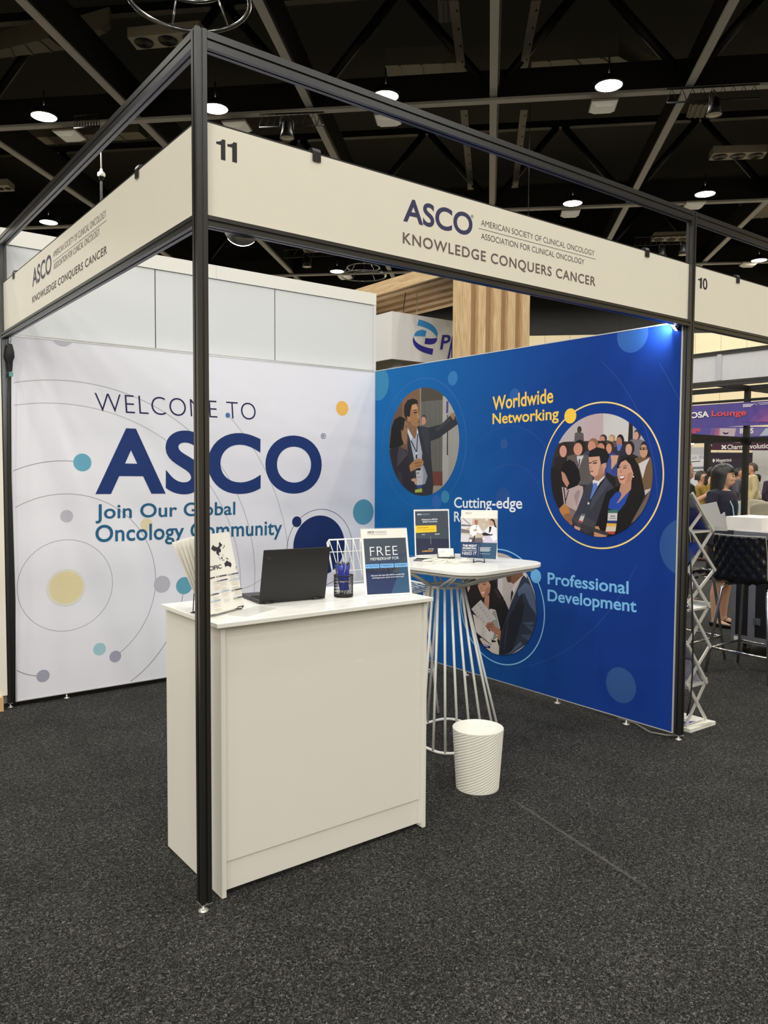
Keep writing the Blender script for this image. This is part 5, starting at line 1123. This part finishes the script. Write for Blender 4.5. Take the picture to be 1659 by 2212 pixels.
def sign(name, lb, quad, col, texts, th=.06, extra=None, cat='sign'):
    P4 = [dep(*p) if isinstance(p, tuple) else p for p in quad]   # tl, tr, br, bl
    u = P4[1]-P4[0]; u.z = 0; L = u.length; u.normalize(); n = V((u.y, -u.x, 0)); n = n if n.dot(CP-P4[0]) > 0 else -n
    zt, zb = max(P4[0].z, P4[1].z)*.5+min(P4[0].z, P4[1].z)*.5, (P4[2].z+P4[3].z)/2
    a = V((P4[0].x, P4[0].y, 0)); t = thing(name, lb, cat, a+u*L/2+V((0,0,zb)))
    obj('board', MB().prism([a+V((0,0,zb)), a+u*L+V((0,0,zb)), a+u*L+V((0,0,zt)), a+V((0,0,zt))], -n*th), mat('sign_%d_%d_%d' % col, col, .5), t)
    O = a+n*.004
    def fn(px, py): r = ray(px, py); return CP+r*((O-CP).dot(n)/r.dot(n))
    pl = Print(O, u, (0,0,1), fn, .0008)
    if pl.n.dot(n) < 0: pl.n = n
    if extra: extra(pl)
    for it in texts: pl.text(*it)
    if extra or texts: pl.out('lettering', t)
    return t
PURP, PINKR, WH = (84,72,150), (226,88,92), (240,238,236)
A0, A1 = onx(1440,874,LX-.09), onx(1720,862,LX-.09)
zt, zb = 2.775, 2.375
def osa(pl):
    for i, (x, c) in enumerate(((1600,(92,74,150)),(1618,(112,78,150)),(1632,(140,86,146)),(1645,(164,94,140)))): pl.pol([(x,912),(1725,906),(1725,864+i*10),(x+24,872+i*12)], c)
    for i in range(3): pl.line((1605,874-i*-2.4), (1629-i*3,873-i*-2.4), .012, (220,214,226))
    pl.line((1630,871), (1636,875), .01, (200,190,214)); pl.line((1637,871), (1662,869), .01, (200,190,214)); pl.line((1641,874), (1662,872), .01, (200,190,214))
sign('lounge_sign', 'purple lounge sign with white and red letters on the black frame', [V((LX-.09,A0.y,zt)), V((LX-.09,A1.y,zt)), V((LX-.09,A1.y,zb)), V((LX-.09,A0.y,zb))], PURP,
     [('COSA', (1478,905), (1532,901), (1478,892), WH, .035), ('Lounge', (1538,903), (1613,901), (1538,887), PINKR, .035)], .04, osa)
def nge(pl):
    for x, c in ((1532,(126,92,158)),(1542,(160,104,146)),(1550,(190,126,140))): pl.pol([(x,947),(1556,946),(1556,925),(x+4,925)], c)
    pl.pol([(1555,946),(1586,944),(1590,925),(1555,925)], (196,176,190)); pl.pol([(1586,944),(1646,941),(1660,925),(1590,925)], (120,110,168)); pl.pol([(1640,942),(1670,940),(1670,925),(1654,925)], (176,190,206))
    pl.pol([(1561,934),(1567,931),(1574,934),(1571,938),(1564,938)], (60,44,80)); pl.pol([(1563,933),(1567,931.6),(1572,933),(1570,935),(1568,934),(1566,935)], (226,216,220))
sign('hanging_sign', 'far purple and pink sign strip behind the lounge frame', [(1470,922,21),(1680,921,21),(1680,941,21),(1470,947,21)], (88,80,162), [('Lounge', (1457,939), (1513,935), (1457,926), PINKR, .03), ('IPOS', (1598,937), (1627,936), (1598,925), WH, .035)], .06, nge)
sign('booth_fascia', 'dark maroon fascia with white lettering far behind the lounge post', [(1532,958,30),(1720,954,30),(1720,971,30),(1532,974,30)], (70,34,58), [('30', (1532.5,964), (1538,963.5), (1532.5,960.5), WH, .03), ('Charm', (1571,971), (1606,970), (1571,960.5), WH, .03), ('Evolution', (1613,970), (1668,968), (1613,959), WH, .03)], .1,
     lambda pl: [pl.line((1559,962), (1568,970), .06, WH), pl.line((1568,962), (1559,970), .06, WH)])
sign('display_wall', 'dark purple display wall with a white diamond logo, far behind the woman', [(1530,979,31),(1626,976,31),(1626,1106,31),(1530,1106,31)], (60,52,70), [('Magentus', (1547,1001), (1580,999), (1547,991), WH, .025)], .1,
     lambda pl: pl.pol([(1538.5,994.5),(1541.5,990),(1545,994.5),(1541.5,1000)], WH))
sign('display_wall', 'pale grey blank display wall far behind the person in the hooded jacket', [(1627,974,32),(1800,966,32),(1800,1108,32),(1627,1108,32)], (206,204,204), [], .1)
def ocus(pl):
    pl.line((1488,998), (1513,996), .02, (70,70,80)); pl.line((1494,1011), (1526,1010), .06, (130,134,150)); pl.line((1494,1019), (1520,1018), .04, (150,154,166)); pl.line((1494,1024), (1516,1024), .04, (170,172,180))
    pl.pol([(1503,1024),(1513,1024),(1514,1036),(1504,1036)], (70,110,180))
sign('display_wall', 'white display wall with grey printed lines beside the blue wall post, far back', [(1440,964,21.5),(1526,968,21.5),(1526,1100,21.5),(1440,1100,21.5)], (226,228,232), [('focus dx', (1479,993), (1521,991), (1479,984), (140,142,150), -.01)], .08, ocus)
c = dep(1496,955,15); a = V((-.5,-.6,-.6))
t = thing('stand_floodlight', 'small bright floodlight beside the post of the blue wall, far back', 'lamp', c)
obj('lens', MB().lathe([(.05,.005),(.03,.012),(.001,.014)], c, 16, ax=a), LEDL, t); obj('housing', MB().lathe([(.001,-.10),(.03,-.09),(.055,-.02),(.055,.004)], c, 16, ax=a), BLACKST, t); obj('arm', MB().tube([c+V((0,0,.02)), c+V((.05,.2,.12)), c+V((.1,.5,.12))], .012, 6), BLACKST, t)

# lounge furniture
BEIGE = mat('beige_upholstery', (176,168,148), .8, 0, .04, 30)
def tub_proto():
    t = thing('lounge_chair', '', 'chair')
    NU, NV = 20, 8
    def S(i, j, off):
        a = math.radians(-100+200*i/NU); h = .42*(1-.45*abs(-1+2*i/NU)**2.2); z = .46+h*j/NV; r = .27+off+.05*j/NV
        return V((-r*math.cos(a), r*math.sin(a), z))
    vs = [S(i, j, .0) for j in range(NV+1) for i in range(NU+1)]+[S(i, j, -.045) for j in range(NV+1) for i in range(NU+1)]; n1 = NU+1; o = (NV+1)*n1; fs = []
    for j in range(NV):
        for i in range(NU): q = (j*n1+i, j*n1+i+1, (j+1)*n1+i+1, (j+1)*n1+i); fs += [q, tuple(x+o for x in q[::-1])]
    for i in range(NU): fs += [(NV*n1+i, NV*n1+i+1, NV*n1+i+1+o, NV*n1+i+o), (i+1, i, i+o, i+1+o)]
    for j in range(NV): fs += [(j*n1, (j+1)*n1, (j+1)*n1+o, j*n1+o), ((j+1)*n1+NU, j*n1+NU, j*n1+NU+o, (j+1)*n1+NU+o)]
    obj('backrest', MB().add(vs, fs, 0, True), BEIGE, t, local=True)
    obj('seat', MB().lathe([(.001,.38),(.25,.38),(.28,.41),(.28,.45),(.25,.475),(.001,.48)], (0,0,0), 24), BEIGE, t, local=True)
    for k in range(4): a = math.pi/4+k*math.pi/2; obj('leg', MB().tube([(.15*math.cos(a),.15*math.sin(a),.39), (.25*math.cos(a),.25*math.sin(a),.0)], .016, 8), BLACKST, t, local=True)
    return t
c0 = None
for (px, py, d, rz), lb in (((1616,1083,16.4,3.3), 'beige tub chair directly behind the white carton and the woman'), ((1664,1090,15.6,.4), 'beige tub chair cut by the picture edge, nearest the white carton'), ((1652,1067,21.5,2.2), 'beige tub chair behind the pale timber table')):
    P = dep(px, py, d); P.z = 0
    if c0 is None: c0 = o = tub_proto(); o['label'] = lb; o['group'] = 'beige tub chairs in the lounge'
    else: o = dup(c0, P, label=lb)
    o.location = P; o.rotation_euler = (0,0,rz); o.scale = (1.15,)*3
P = dep(1650,1086,19.5); P.z = 0
t = thing('lounge_table', 'pale timber lounge table beyond the beige chairs', 'table', P)
obj('table_top', MB().bar(P+V((-.2,.55,.80)), P+V((.5,-.9,.80)), .6, .06), WOODP, t); obj('pedestal', MB().lathe([(.3,.0),(.3,.02),(.05,.04),(.05,.77)], P+V((.15,-.1,0)), 16), BLACKST, t)
P = dep(1626,1108,14.0); P.z = 0
t = thing('side_table', 'small round grey side table between the two beige chairs', 'table', P)
obj('table_top', MB().lathe([(.001,.72),(.24,.72),(.24,.75),(.001,.75)], P, 24), mat('table_grey', (150,146,140), .5), t); obj('pedestal', MB().lathe([(.2,0),(.2,.02),(.03,.04),(.03,.72)], P, 16), BLACKST, t)
for k, (px, py, col, lb) in enumerate(((1600,1064,(206,160,150),'pale pink leaflet stack on the far lounge counter'), (1626,1062,(214,196,196),'pale leaflet stack on the far lounge counter beside the black post'))):
    P = dep(px, py+4, 24); t = thing('leaflet_stack', lb, 'leaflets', P); obj('sheets', MB().box(P+V((-.15,-.15,-.02)), P+V((.15,.15,.08))), mat('leaflets_%d' % k, col, .6), t)
P = dep(1622,1074,24); t = thing('lounge_counter', 'long low pale counter behind the beige chairs', 'counter', V((P.x,P.y,0))); obj('top', MB().bar(V((P.x-.55,P.y+.65,P.z)), V((P.x+1.8,P.y-2.0,P.z)), .7, .08), mat('counter_pale', (176,164,150), .5), t); obj('front', MB().bar(V((P.x-.55,P.y+.65,P.z/2-.03)), V((P.x+1.8,P.y-2.0,P.z/2-.03)), .6, P.z-.06), mat('counter_dark', (60,58,60), .6), t)

# ---------------------------------------------------------------- neighbouring timber stand with the hanging box sign
OAK = bpy.data.materials.new('oak_laminate'); OAK.use_nodes = True
def oak(m, ax):
    nt = m.node_tree; b = nt.nodes['Principled BSDF']; N = nt.nodes.new; L = nt.links.new
    tc = N('ShaderNodeTexCoord'); mp = N('ShaderNodeMapping'); mp.inputs['Scale'].default_value = ax; L(tc.outputs['Object'], mp.inputs[0])
    nz = N('ShaderNodeTexNoise'); nz.inputs['Scale'].default_value = 5; nz.inputs['Detail'].default_value = 5; nz.inputs['Distortion'].default_value = .6; L(mp.outputs[0], nz.inputs['Vector'])
    rp = N('ShaderNodeValToRGB'); rp.color_ramp.elements[0].position = .3; rp.color_ramp.elements[0].color = [lin(x) for x in (186,152,110)]+[1]; rp.color_ramp.elements[1].position = .72; rp.color_ramp.elements[1].color = [lin(x) for x in (226,200,158)]+[1]
    L(nz.outputs['Fac'], rp.inputs[0]); L(rp.outputs[0], b.inputs['Base Color']); b.inputs['Roughness'].default_value = .55
oak(OAK, (14, 14, .8)); OAKH = bpy.data.materials.new('oak_laminate_flat'); OAKH.use_nodes = True; oak(OAKH, (14, .8, 14))
TY = 4.35; X0 = ony(1000,700,TY).x; X1 = ony(1144,700,TY).x; TD = onx(978,700,X0).y
CZ0, CZ1 = onx(977,590,X0).z, onx(923,577,X0).z
t = thing('timber_portal', 'oak slatted tower with a slatted canopy reaching back over the hanging box sign', 'portal', ((X0+X1)/2, TY+.1, 0))
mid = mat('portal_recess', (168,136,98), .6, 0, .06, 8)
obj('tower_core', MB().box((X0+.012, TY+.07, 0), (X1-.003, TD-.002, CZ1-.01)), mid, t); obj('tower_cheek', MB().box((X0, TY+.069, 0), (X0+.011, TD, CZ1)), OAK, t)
for a, b in ((1000,1017),(1033,1049),(1066,1082),(1097,1113),(1128,1144)): obj('slat', MB().box((ony(a,700,TY).x, TY, 0), (ony(b,700,TY).x, TY+.068, CZ1)), OAK, t)
YB = 8.2
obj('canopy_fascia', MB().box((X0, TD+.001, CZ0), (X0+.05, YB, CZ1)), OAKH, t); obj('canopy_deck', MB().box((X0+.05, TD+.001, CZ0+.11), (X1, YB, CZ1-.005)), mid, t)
for k in range(5): x = X0+.12+k*.26; obj('canopy_slat', MB().box((x, TD+.001, CZ0+.005), (x+.13, YB, CZ0+.108)), OAKH, t)
obj('back_leg', MB().box((X0, YB, 0), (X1, YB+.3, CZ1)), OAK, t)
SY = 5.4; sc = ony(847,672,SY); s1 = ony(847,775,SY); SX0 = sc.x; ZS1, ZS0 = sc.z, s1.z
t = thing('box_sign', 'white hanging box sign with a blue ribbon logo under the oak canopy', 'sign', (SX0+.9, SY+.8, ZS0))
SGN = mat('sign_fabric', (226,226,226), .7, 0, .03, 3)
obj('box', MB().box((SX0, SY, ZS0), (SX0+1.9, SY+1.6, ZS1)), SGN, t)
obj('soffit', MB().box((SX0+.01, SY+.01, ZS0-.006), (SX0+1.89, SY+1.59, ZS0-.0005)), mat('soffit_grey', (186,180,166), .6), t)
c = at(860,797,ZS0-.008); obj('downlight', MB().lathe([(.07,.0),(.07,-.012),(.001,-.014)], c, 24), LEDL, t)
c2 = V((onx(900,640,X0+.16).x, 0, 0)); cy = ony(900,650,SY+.25); 
ch = MB(); px = cy.x
for i in range(10):
    z = ZS1+.01+(CZ0-ZS1-.01)*i/10; ch.tube([V((px+.006*math.cos(k*math.pi/4)*(1 if i % 2 else 0), SY+.25+.006*math.cos(k*math.pi/4)*(0 if i % 2 else 1), z+.015+.018*math.sin(k*math.pi/4))) for k in range(8)], .003, 5, True)
obj('chain', ch, SILVER, t)
obj('wire_hook', MB().tube([ony(872,670,SY+.3)-V((0,0,.02)), ony(872,662,SY+.3), ony(873,656,SY+.3), V((ony(876,655,SY+.3).x, SY+.3, CZ0+.0))], .006, 6), BLACKST, t)
pr = Print((0,SY,0), (1,0,0), (0,0,1), lambda x, y: ony(x, y, SY-.0005), .0005)
Z6 = lambda pts: [(780+x/4.254, 540+y/4.254) for x, y in pts]
def curve(a, c, b, n=10): return [((1-t)**2*a[0]+2*t*(1-t)*c[0]+t*t*b[0], (1-t)**2*a[1]+2*t*(1-t)*c[1]+t*t*b[1]) for t in [i/n for i in range(n+1)]]
LB, DB = (62,148,214), (50,46,146)
pr.pol(Z6(curve((530,638),(690,672),(706,768))+curve((698,808),(655,720),(516,694))), LB)
pr.pol(Z6(curve((486,790),(492,742),(560,732))+[(602,744),(590,796)]+curve((590,796),(540,792),(486,792))), LB)
pr.pol(Z6(curve((482,792),(490,880),(664,908))+[(654,964)]+curve((654,964),(476,930),(474,826))), DB)
pr.pol(Z6([(590,808)]+curve((590,808),(650,820),(700,806))+curve((698,822),(690,872),(620,868))+[(582,862)]), DB); pr.out('ribbon_logo', t)
pr.text('P', Z6([(724,914)])[0], Z6([(806,912)])[0], Z6([(746,780)])[0], DB, .02)
pr.pol(Z6([(788,1014),(806,1018),(846,800),(846,790),(836,790)]), DB); pr.text('fizer', (972,772), (1050,790), (972,735), DB, .02); pr.out('lettering', t)
# ---------------------------------------------------------------- people
def remeshed(name, mb, m, parent, vox, smooth=6):
    me = bpy.data.meshes.new(name); me.from_pydata([tuple(p) for p in mb.v], [], mb.f); me.update()
    o = bpy.data.objects.new(name, me); COL.objects.link(o)
    r = o.modifiers.new('r', 'REMESH'); r.mode = 'VOXEL'; r.voxel_size = vox; r.use_smooth_shade = True
    s = o.modifiers.new('s', 'SMOOTH'); s.iterations = smooth; s.factor = .5
    dg = bpy.context.evaluated_depsgraph_get(); me2 = bpy.data.meshes.new_from_object(o.evaluated_get(dg)); bpy.data.objects.remove(o)
    me2.materials.clear(); me2.materials.append(m); me2.polygons.foreach_set('use_smooth', [True]*len(me2.polygons))
    o = finish(name, me2); o.name = name; o.parent = parent; return o
def ring(c, rx, ry, n=20): return [V((c[0]+rx*math.cos(2*math.pi*i/n), c[1]+ry*math.sin(2*math.pi*i/n), c[2])) for i in range(n)]
def hand(mb, W, D, side, curl=.5):
    """palm and five fingers from wrist W along D; thumb on the given side"""
    D = D.normalized(); S = V(side); S = (S-D*S.dot(D)).normalized(); N = D.cross(S)
    mb.tube([W, W+D*.03, W+D*.075, W+D*.09], [.022, .03, .036, .03], 10)
    for k, (o, l) in enumerate(((.027,.066),(.010,.076),(-.008,.07),(-.025,.055))):
        b = W+D*.082+S*o; p1 = b+D*l*.45+N*curl*.006; p2 = p1+(D*math.cos(curl)+N*math.sin(curl))*l*.3; p3 = p2+(D*math.cos(curl*1.9)+N*math.sin(curl*1.9))*l*.28
        mb.tube([b-D*.01, b, p1, p2, p3], [.0095,.0095,.009,.0082,.0065], 8)
    b = W+D*.03+S*.028; mb.tube([b-S*.012, b, b+D*.022+S*.02, b+D*.048+S*.024+N*.006], [.012,.0115,.010,.008], 8)
def person(label, loc, rz, H=1.7, skin=SKIN, hair=('short', HAIRB), top=None, sleeves=1.0, lower=('trousers', None), shoes=None, arms=None, vox=.011, face=True, group=None, name='person', head_turn=0.0, seg=None):
    t = thing(name, label, 'person', loc, rz, group); k = H/1.7
    M = Matrix.Scale(k, 4); HR = Matrix.Translation(V((0,.0,1.45))) @ Matrix.Rotation(head_turn, 4, 'Z') @ Matrix.Translation(V((0,.0,-1.45)))
    ar = arms or {}
    shl = {s: V((s*.185, .01, 1.385)) for s in (-1, 1)}
    J = {}
    for s in (-1, 1):
        el, wr = ar.get(s, (V((s*.235, .03, 1.10)), V((s*.235, -.05, .86)))); J[s] = (shl[s], V(el), V(wr))
    hd = MB(); hd.ell((0,-.005,1.585), .076, .096, .115, 20, 14); hd.ell((0,-.035,1.515), .054, .064, .056, 16, 10); hd.ell((0,-.1,1.548), .013, .017, .024, 10, 8); hd.ell((0,-.104,1.538), .019, .012, .010, 10, 6)
    for s in (-1, 1): hd.ell((s*.077,.006,1.56), .010, .02, .032, 10, 8); hd.ell((s*.034,-.072,1.545), .022, .022, .022, 10, 8)
    hd.ell((0,-.094,1.505), .025, .012, .012, 10, 6); hd.xf(HR)
    b = MB(); b.v += hd.v; b.f += hd.f; b.m += hd.m; b.sm += hd.sm
    b.tube([V((0,.02,1.34)), V((0,.012,1.42)), V((0,.002,1.52))], [.064,.053,.052], 14)
    b.loft([ring((0,.0,z), rx, ry) for z, rx, ry in ((.84,.155,.10),(.92,.17,.11),(1.0,.16,.105),(1.10,.132,.09),(1.22,.15,.108),(1.32,.168,.105),(1.385,.15,.085),(1.425,.08,.06))])
    for s in (-1, 1):
        a, e, w = J[s]; b.tube([a-V((s*.05,0,-.005)), a, a.lerp(e,.5), e, e.lerp(w,.3), w], [.05,.052,.045,.037,.037,.025], 12); hand(b, w, w-e, (-s*.2, -1, 0), .5)
        b.tube([V((s*.085,0,.90)), V((s*.092,-.005,.70)), V((s*.092,-.012,.48)), V((s*.092,.012,.33)), V((s*.09,.014,.09)), V((s*.09,.01,.05))], [.088,.078,.054,.056,.034,.036], 14)
        b.tube([V((s*.09,.04,.035)), V((s*.092,-.03,.04)), V((s*.097,-.12,.024)), V((s*.098,-.165,.02))], [.034,.038,.03,.018], 12)
    b.xf(M); remeshed('body', b, skin, t, vox)
    P = lambda nm, mb, m: obj(nm, mb.xf(M), m, t, local=True)
    if face:
        eb = MB(); 
        for s in (-1, 1): eb.ell((s*.031,-.088,1.575), .014, .008, .006, 10, 6)
        P('eyes', eb.xf(HR), mat('eye_dark', (36,26,24), .25))
        br = MB()
        for s in (-1, 1): br.tube([V((s*.014,-.097,1.597)), V((s*.034,-.093,1.603)), V((s*.052,-.078,1.597))], [.003,.004,.002], 6)
        P('eyebrows', br.xf(HR), hair[1]); lp = MB(); lp.ell((0,-.102,1.508), .022, .008, .005, 12, 6); lp.ell((0,-.100,1.500), .018, .008, .005, 12, 6); P('lips', lp.xf(HR), mat('lips', (176,96,92), .4))
    hs, hm = hair; h = MB()
    def hshell(zlo, zfr, hw, rx, ry, top=1.715, flare=0.0, thick=.012):
        NA, NZ = 40, 12; A, B = [], []
        for j in range(NZ+1):
            ra, rb = [], []
            for i in range(NA):
                a = 2*math.pi*i/NA; d = min(a, 2*math.pi-a)   # 0 at the face side
                f = 1 if d < hw else (0 if d > hw+.35 else 1-(d-hw)/.35); lo = zlo+(zfr-zlo)*f
                z = top+(lo-top)*(j/NZ); q = max(0.0, min(1.0, (top-z)/.125)); rr = math.sqrt(max(0, 1-(1-q)**2)) if q < 1 else 1; rr = max(rr, .03)
                ex = flare*max(0, 1.56-z)
                ra.append(V((math.sin(a)*(rx*rr+ex), .012-math.cos(a)*(ry*rr+ex*.6), z))); rb.append(V((math.sin(a)*((rx-thick)*rr+ex), .012-math.cos(a)*((ry-thick)*rr+ex*.6), z-.006)))
            A.append(ra); B.append(rb)
        h.loft(A, False); h.loft(B[::-1], False); n = NA; fs = [(i, (i+1) % n, n+(i+1) % n, n+i) for i in range(n)]; h.add(A[-1]+B[-1], fs, 0, True); h.add(A[0], [tuple(range(n))[::-1]])
    if hs == 'bob': hshell(1.435, 1.62, 1.1, .103, .122, flare=.06)
    elif hs == 'bun': hshell(1.50, 1.64, .8, .09, .113); h.ell((0,.12,1.62), .045, .045, .045, 14, 10)
    else: hshell(1.53, 1.65, 1.4, .087, .110, top=1.712)
    P('hair', h.xf(HR), hm)
    if top:
        m, kind = top; g = MB(); gr = .016 if kind != 'hoodie' else .035
        zz = [(1.425,.085,.066),(1.39,.165,.09),(1.32,.176,.112),(1.22,.162,.118),(1.10,.148,.104),(1.0,.170,.115),(.90,.182,.122)]
        if kind == 'cardigan': zz = zz[:-1]+[(.86,.19,.13)]
        g.loft([ring((0,.0,z), rx+gr, ry+gr, 24) for z, rx, ry in zz[::-1]], True)
        for s in (-1, 1):
            a, e, w = J[s]; w2 = e.lerp(w, max(0, sleeves*2-1)) if sleeves > .5 else a.lerp(e, sleeves*2)
            pts = [a-V((s*.06,0,-.0)), a, a.lerp(e,.5), e, w2] if sleeves > .5 else [a-V((s*.06,0,0)), a, w2]; rad = ([.062,.07,.06,.053,.042] if sleeves > .5 else [.062,.07,.06]); rad = [r+gr*.3 for r in rad]
            g.tube(pts, rad, 14)
        g.xf(M); remeshed('jacket' if kind in ('jacket','cardigan','hoodie') else 'shirt', g, m, t, vox)
    kind, lm = lower
    if lm:
        g = MB()
        if kind == 'dress': g.loft([ring((0,.0,z), rx, ry, 24) for z, rx, ry in ((.50,.205,.15),(.62,.20,.145),(.8,.192,.135),(.92,.186,.128),(1.02,.172,.118))]); nm = 'dress'
        else:
            g.loft([ring((0,.0,z), rx, ry, 24) for z, rx, ry in ((.82,.17,.115),(.92,.184,.124),(1.0,.172,.118))])
            for s in (-1, 1): g.tube([V((s*.085,0,.90)), V((s*.093,-.005,.5)), V((s*.093,.01,.07))], [.10,.074,.06], 14)
            nm = 'trousers'
        g.xf(M); remeshed(nm, g, lm, t, vox)
    if shoes:
        for s in (-1, 1):
            g = MB(); g.tube([V((s*.09,.055,.034)), V((s*.092,-.03,.036)), V((s*.097,-.12,.028)), V((s*.098,-.182,.022))], [.036,.041,.04,.022], 14)
            if shoes[1] == 'pump':
                g.v = [p if p.z < .042 or p.y > .02 or p.y < -.125 else V((p.x, p.y, .040)) for p in g.v]; g.tube([V((s*.055,-.02,.05)), V((s*.09,-.035,.082)), V((s*.128,-.02,.05))], .006, 6)
            P('shoe', g, shoes[0])
    return t, P, J
# woman with the bob, standing behind the flight case
DNAVY = mat('navy_knit', (34,34,52), .85, 0, .55, 160, bump=.6); BLKDR = mat('black_dress', (16,17,24), .8)
wl = at(1556,1357,0); rzw = math.radians(2)
t, P, J = person('woman with a black bob, dark cardigan and pale blue lanyard behind the flight case', (wl.x+.145, wl.y+.085, 0), rzw, 1.66, mat('skin_woman', (214,168,140), .5, 0, .03, 30), ('bob', HAIRB), (DNAVY, 'cardigan'), 1.0, ('dress', BLKDR), (mat('black_shoe', (18,18,18), .35), 'pump'), vox=.009, head_turn=math.radians(22))
g = MB(); g.loft([ring((0,-.018,z), rx, ry, 24) for z, rx, ry in ((.86,.11,.128),(1.0,.10,.118),(1.1,.085,.106),(1.22,.10,.12),(1.32,.095,.112),(1.385,.075,.088),(1.415,.06,.066))]); P('black_top', g, BLKDR)
LAN = mat('lanyard_blue', (150,200,224), .6, 0, .1, 60); g = MB()
for s in (-1, 1): g.tube([V((s*.045,.05,1.44)), V((s*.075,-.01,1.425)), V((s*.085,-.085,1.37)), V((s*.075,-.138,1.26)), V((s*.045,-.148,1.10)), V((s*.008,-.155,.96))], .007, 6)
P('lanyard', g, LAN); g = MB(); g.box((-.045,-.162,.84), (.045,-.156,.96)); P('name_badge', g, PAPER)
g = MB(); g.tube([V((-.06,.045,1.435)), V((0,.07,1.44)), V((.06,.045,1.435)), V((.085,-.02,1.42)), V((.08,-.06,1.395))], .012, 8); P('collar_band', g, mat('collar_cream', (228,220,180), .7))
# man on the telephone
ml = dep(1515,1032,14.0)
sk2 = mat('skin_fair', (214,162,138), .5, 0, .03, 30)
arms = {-1: (V((-.25,-.10,1.14)), V((-.115,-.12,1.47))), 1: (V((.25,-.03,1.12)), V((.06,-.24,1.08)))}
OCH = mat('ochre_jacket', (150,122,52), .8, 0, .1, 30)
t, P, J = person('man in an ochre jacket and dark glasses holding a phone to his ear', (ml.x, ml.y, 0), math.radians(42), 1.60, sk2, ('short', mat('dark_brown_hair', (48,42,38), .5, 0, .3, 80)), (OCH, 'jacket'), .98, ('trousers', MATTE), (mat('brown_shoe', (76,48,36), .4), 'flat'), arms, .011, True, head_turn=math.radians(-8))
g = MB()
for s in (-1, 1):
    g.tube([V((s*.034+.02*math.cos(a), -.105, 1.575+.016*math.sin(a))) for a in [i*math.pi/6 for i in range(12)]], .0028, 5, True); g.tube([V((s*.054,-.102,1.578)), V((s*.082,0,1.575))], .003, 5)
g.tube([V((-.014,-.106,1.578)), V((.014,-.106,1.578))], .003, 5); P('glasses', g.xf(Matrix.Rotation(math.radians(-8), 4, 'Z')), MATTE)
g = MB(); g.tube([V((.05,.05,1.42)), V((.07,-.09,1.36)), V((.05,-.15,1.2)), V((.0,-.15,1.0))], .007, 6); g.tube([V((-.05,.05,1.42)), V((-.07,-.09,1.36)), V((-.05,-.15,1.2)), V((.0,-.15,1.0))], .007, 6); P('lanyard', g, mat('lanyard_pale', (214,222,206), .6))
ph = MB(); w = V((-.098,-.065,1.545)); ph.bar(w+V((0,.0,-.07)), w+V((0,-.02,.07)), .012, .068, 0, up=(0,1,0)); pm = ph.xf(Matrix.Scale(1.6/1.7, 4)).xf(Matrix.Rotation(math.radians(42), 4, 'Z')).xf(Matrix.Translation((ml.x, ml.y, 0)))
tag(obj('phone', pm, DARKPL), 'black phone held at the ear of the man in the ochre jacket', 'phone')
# others, farther away
def stand(px, py, d, zt): P = dep(px, py, d); return (P.x, P.y, 0)
sk3 = mat('skin_warm', (196,146,120), .5, 0, .03, 30)
t, P, J = person('person in a beige jacket with a black hood, seen from behind', stand(1624,1030,18.4,0), math.radians(218), 1.80, sk3, ('short', HAIRBR), (mat('beige_jacket', (198,182,140), .85, 0, .06, 20), 'hoodie'), 1.0, ('trousers', MATTE), (DARKPL, 'flat'), vox=.013, face=False)
g = MB(); g.loft([ring((0,.07,1.455), .09, .08), ring((0,.085,1.42), .135, .10), ring((0,.10,1.36), .13, .085), ring((0,.125,1.29), .075, .05)]); P('hood', g, MATTE)
person('person with dark tied-up hair behind the man with the phone', stand(1536,1030,17,0), math.radians(160), 1.68, sk3, ('bun', HAIRB), (MATTE, 'jacket'), 1.0, ('trousers', MATTE), (DARKPL, 'flat'), vox=.013, face=False)
person('person in a grey suit half hidden behind the woman with the bob', stand(1596,1036,19,0), math.radians(30), 1.68, sk3, ('short', HAIRB), (mat('grey_suit', (86,88,98), .8), 'jacket'), 1.0, ('trousers', mat('grey_suit', (86,88,98), .8)), (DARKPL, 'flat'), vox=.013)
arms = {1: (V((.20,-.16,1.17)), V((.30,-.36,1.27))), -1: (V((-.24,.02,1.1)), V((-.2,-.15,.95)))}
person('person in a black shirt with a bare bent arm showing past the blue wall post', stand(1478,1040,9.5,0), math.radians(50), 1.72, sk3, ('short', HAIRB), (MATTE, 'shirt'), .42, ('trousers', MATTE), (mat('brown_shoe', (76,48,36), .4), 'flat'), arms, vox=.012)
person('person in a dark plum jacket at the picture edge beyond the hooded jacket', stand(1672,1040,20,0), math.radians(120), 1.62, sk3, ('short', HAIRB), (mat('plum_jacket', (54,40,58), .85), 'jacket'), 1.0, ('trousers', MATTE), (DARKPL, 'flat'), vox=.013)
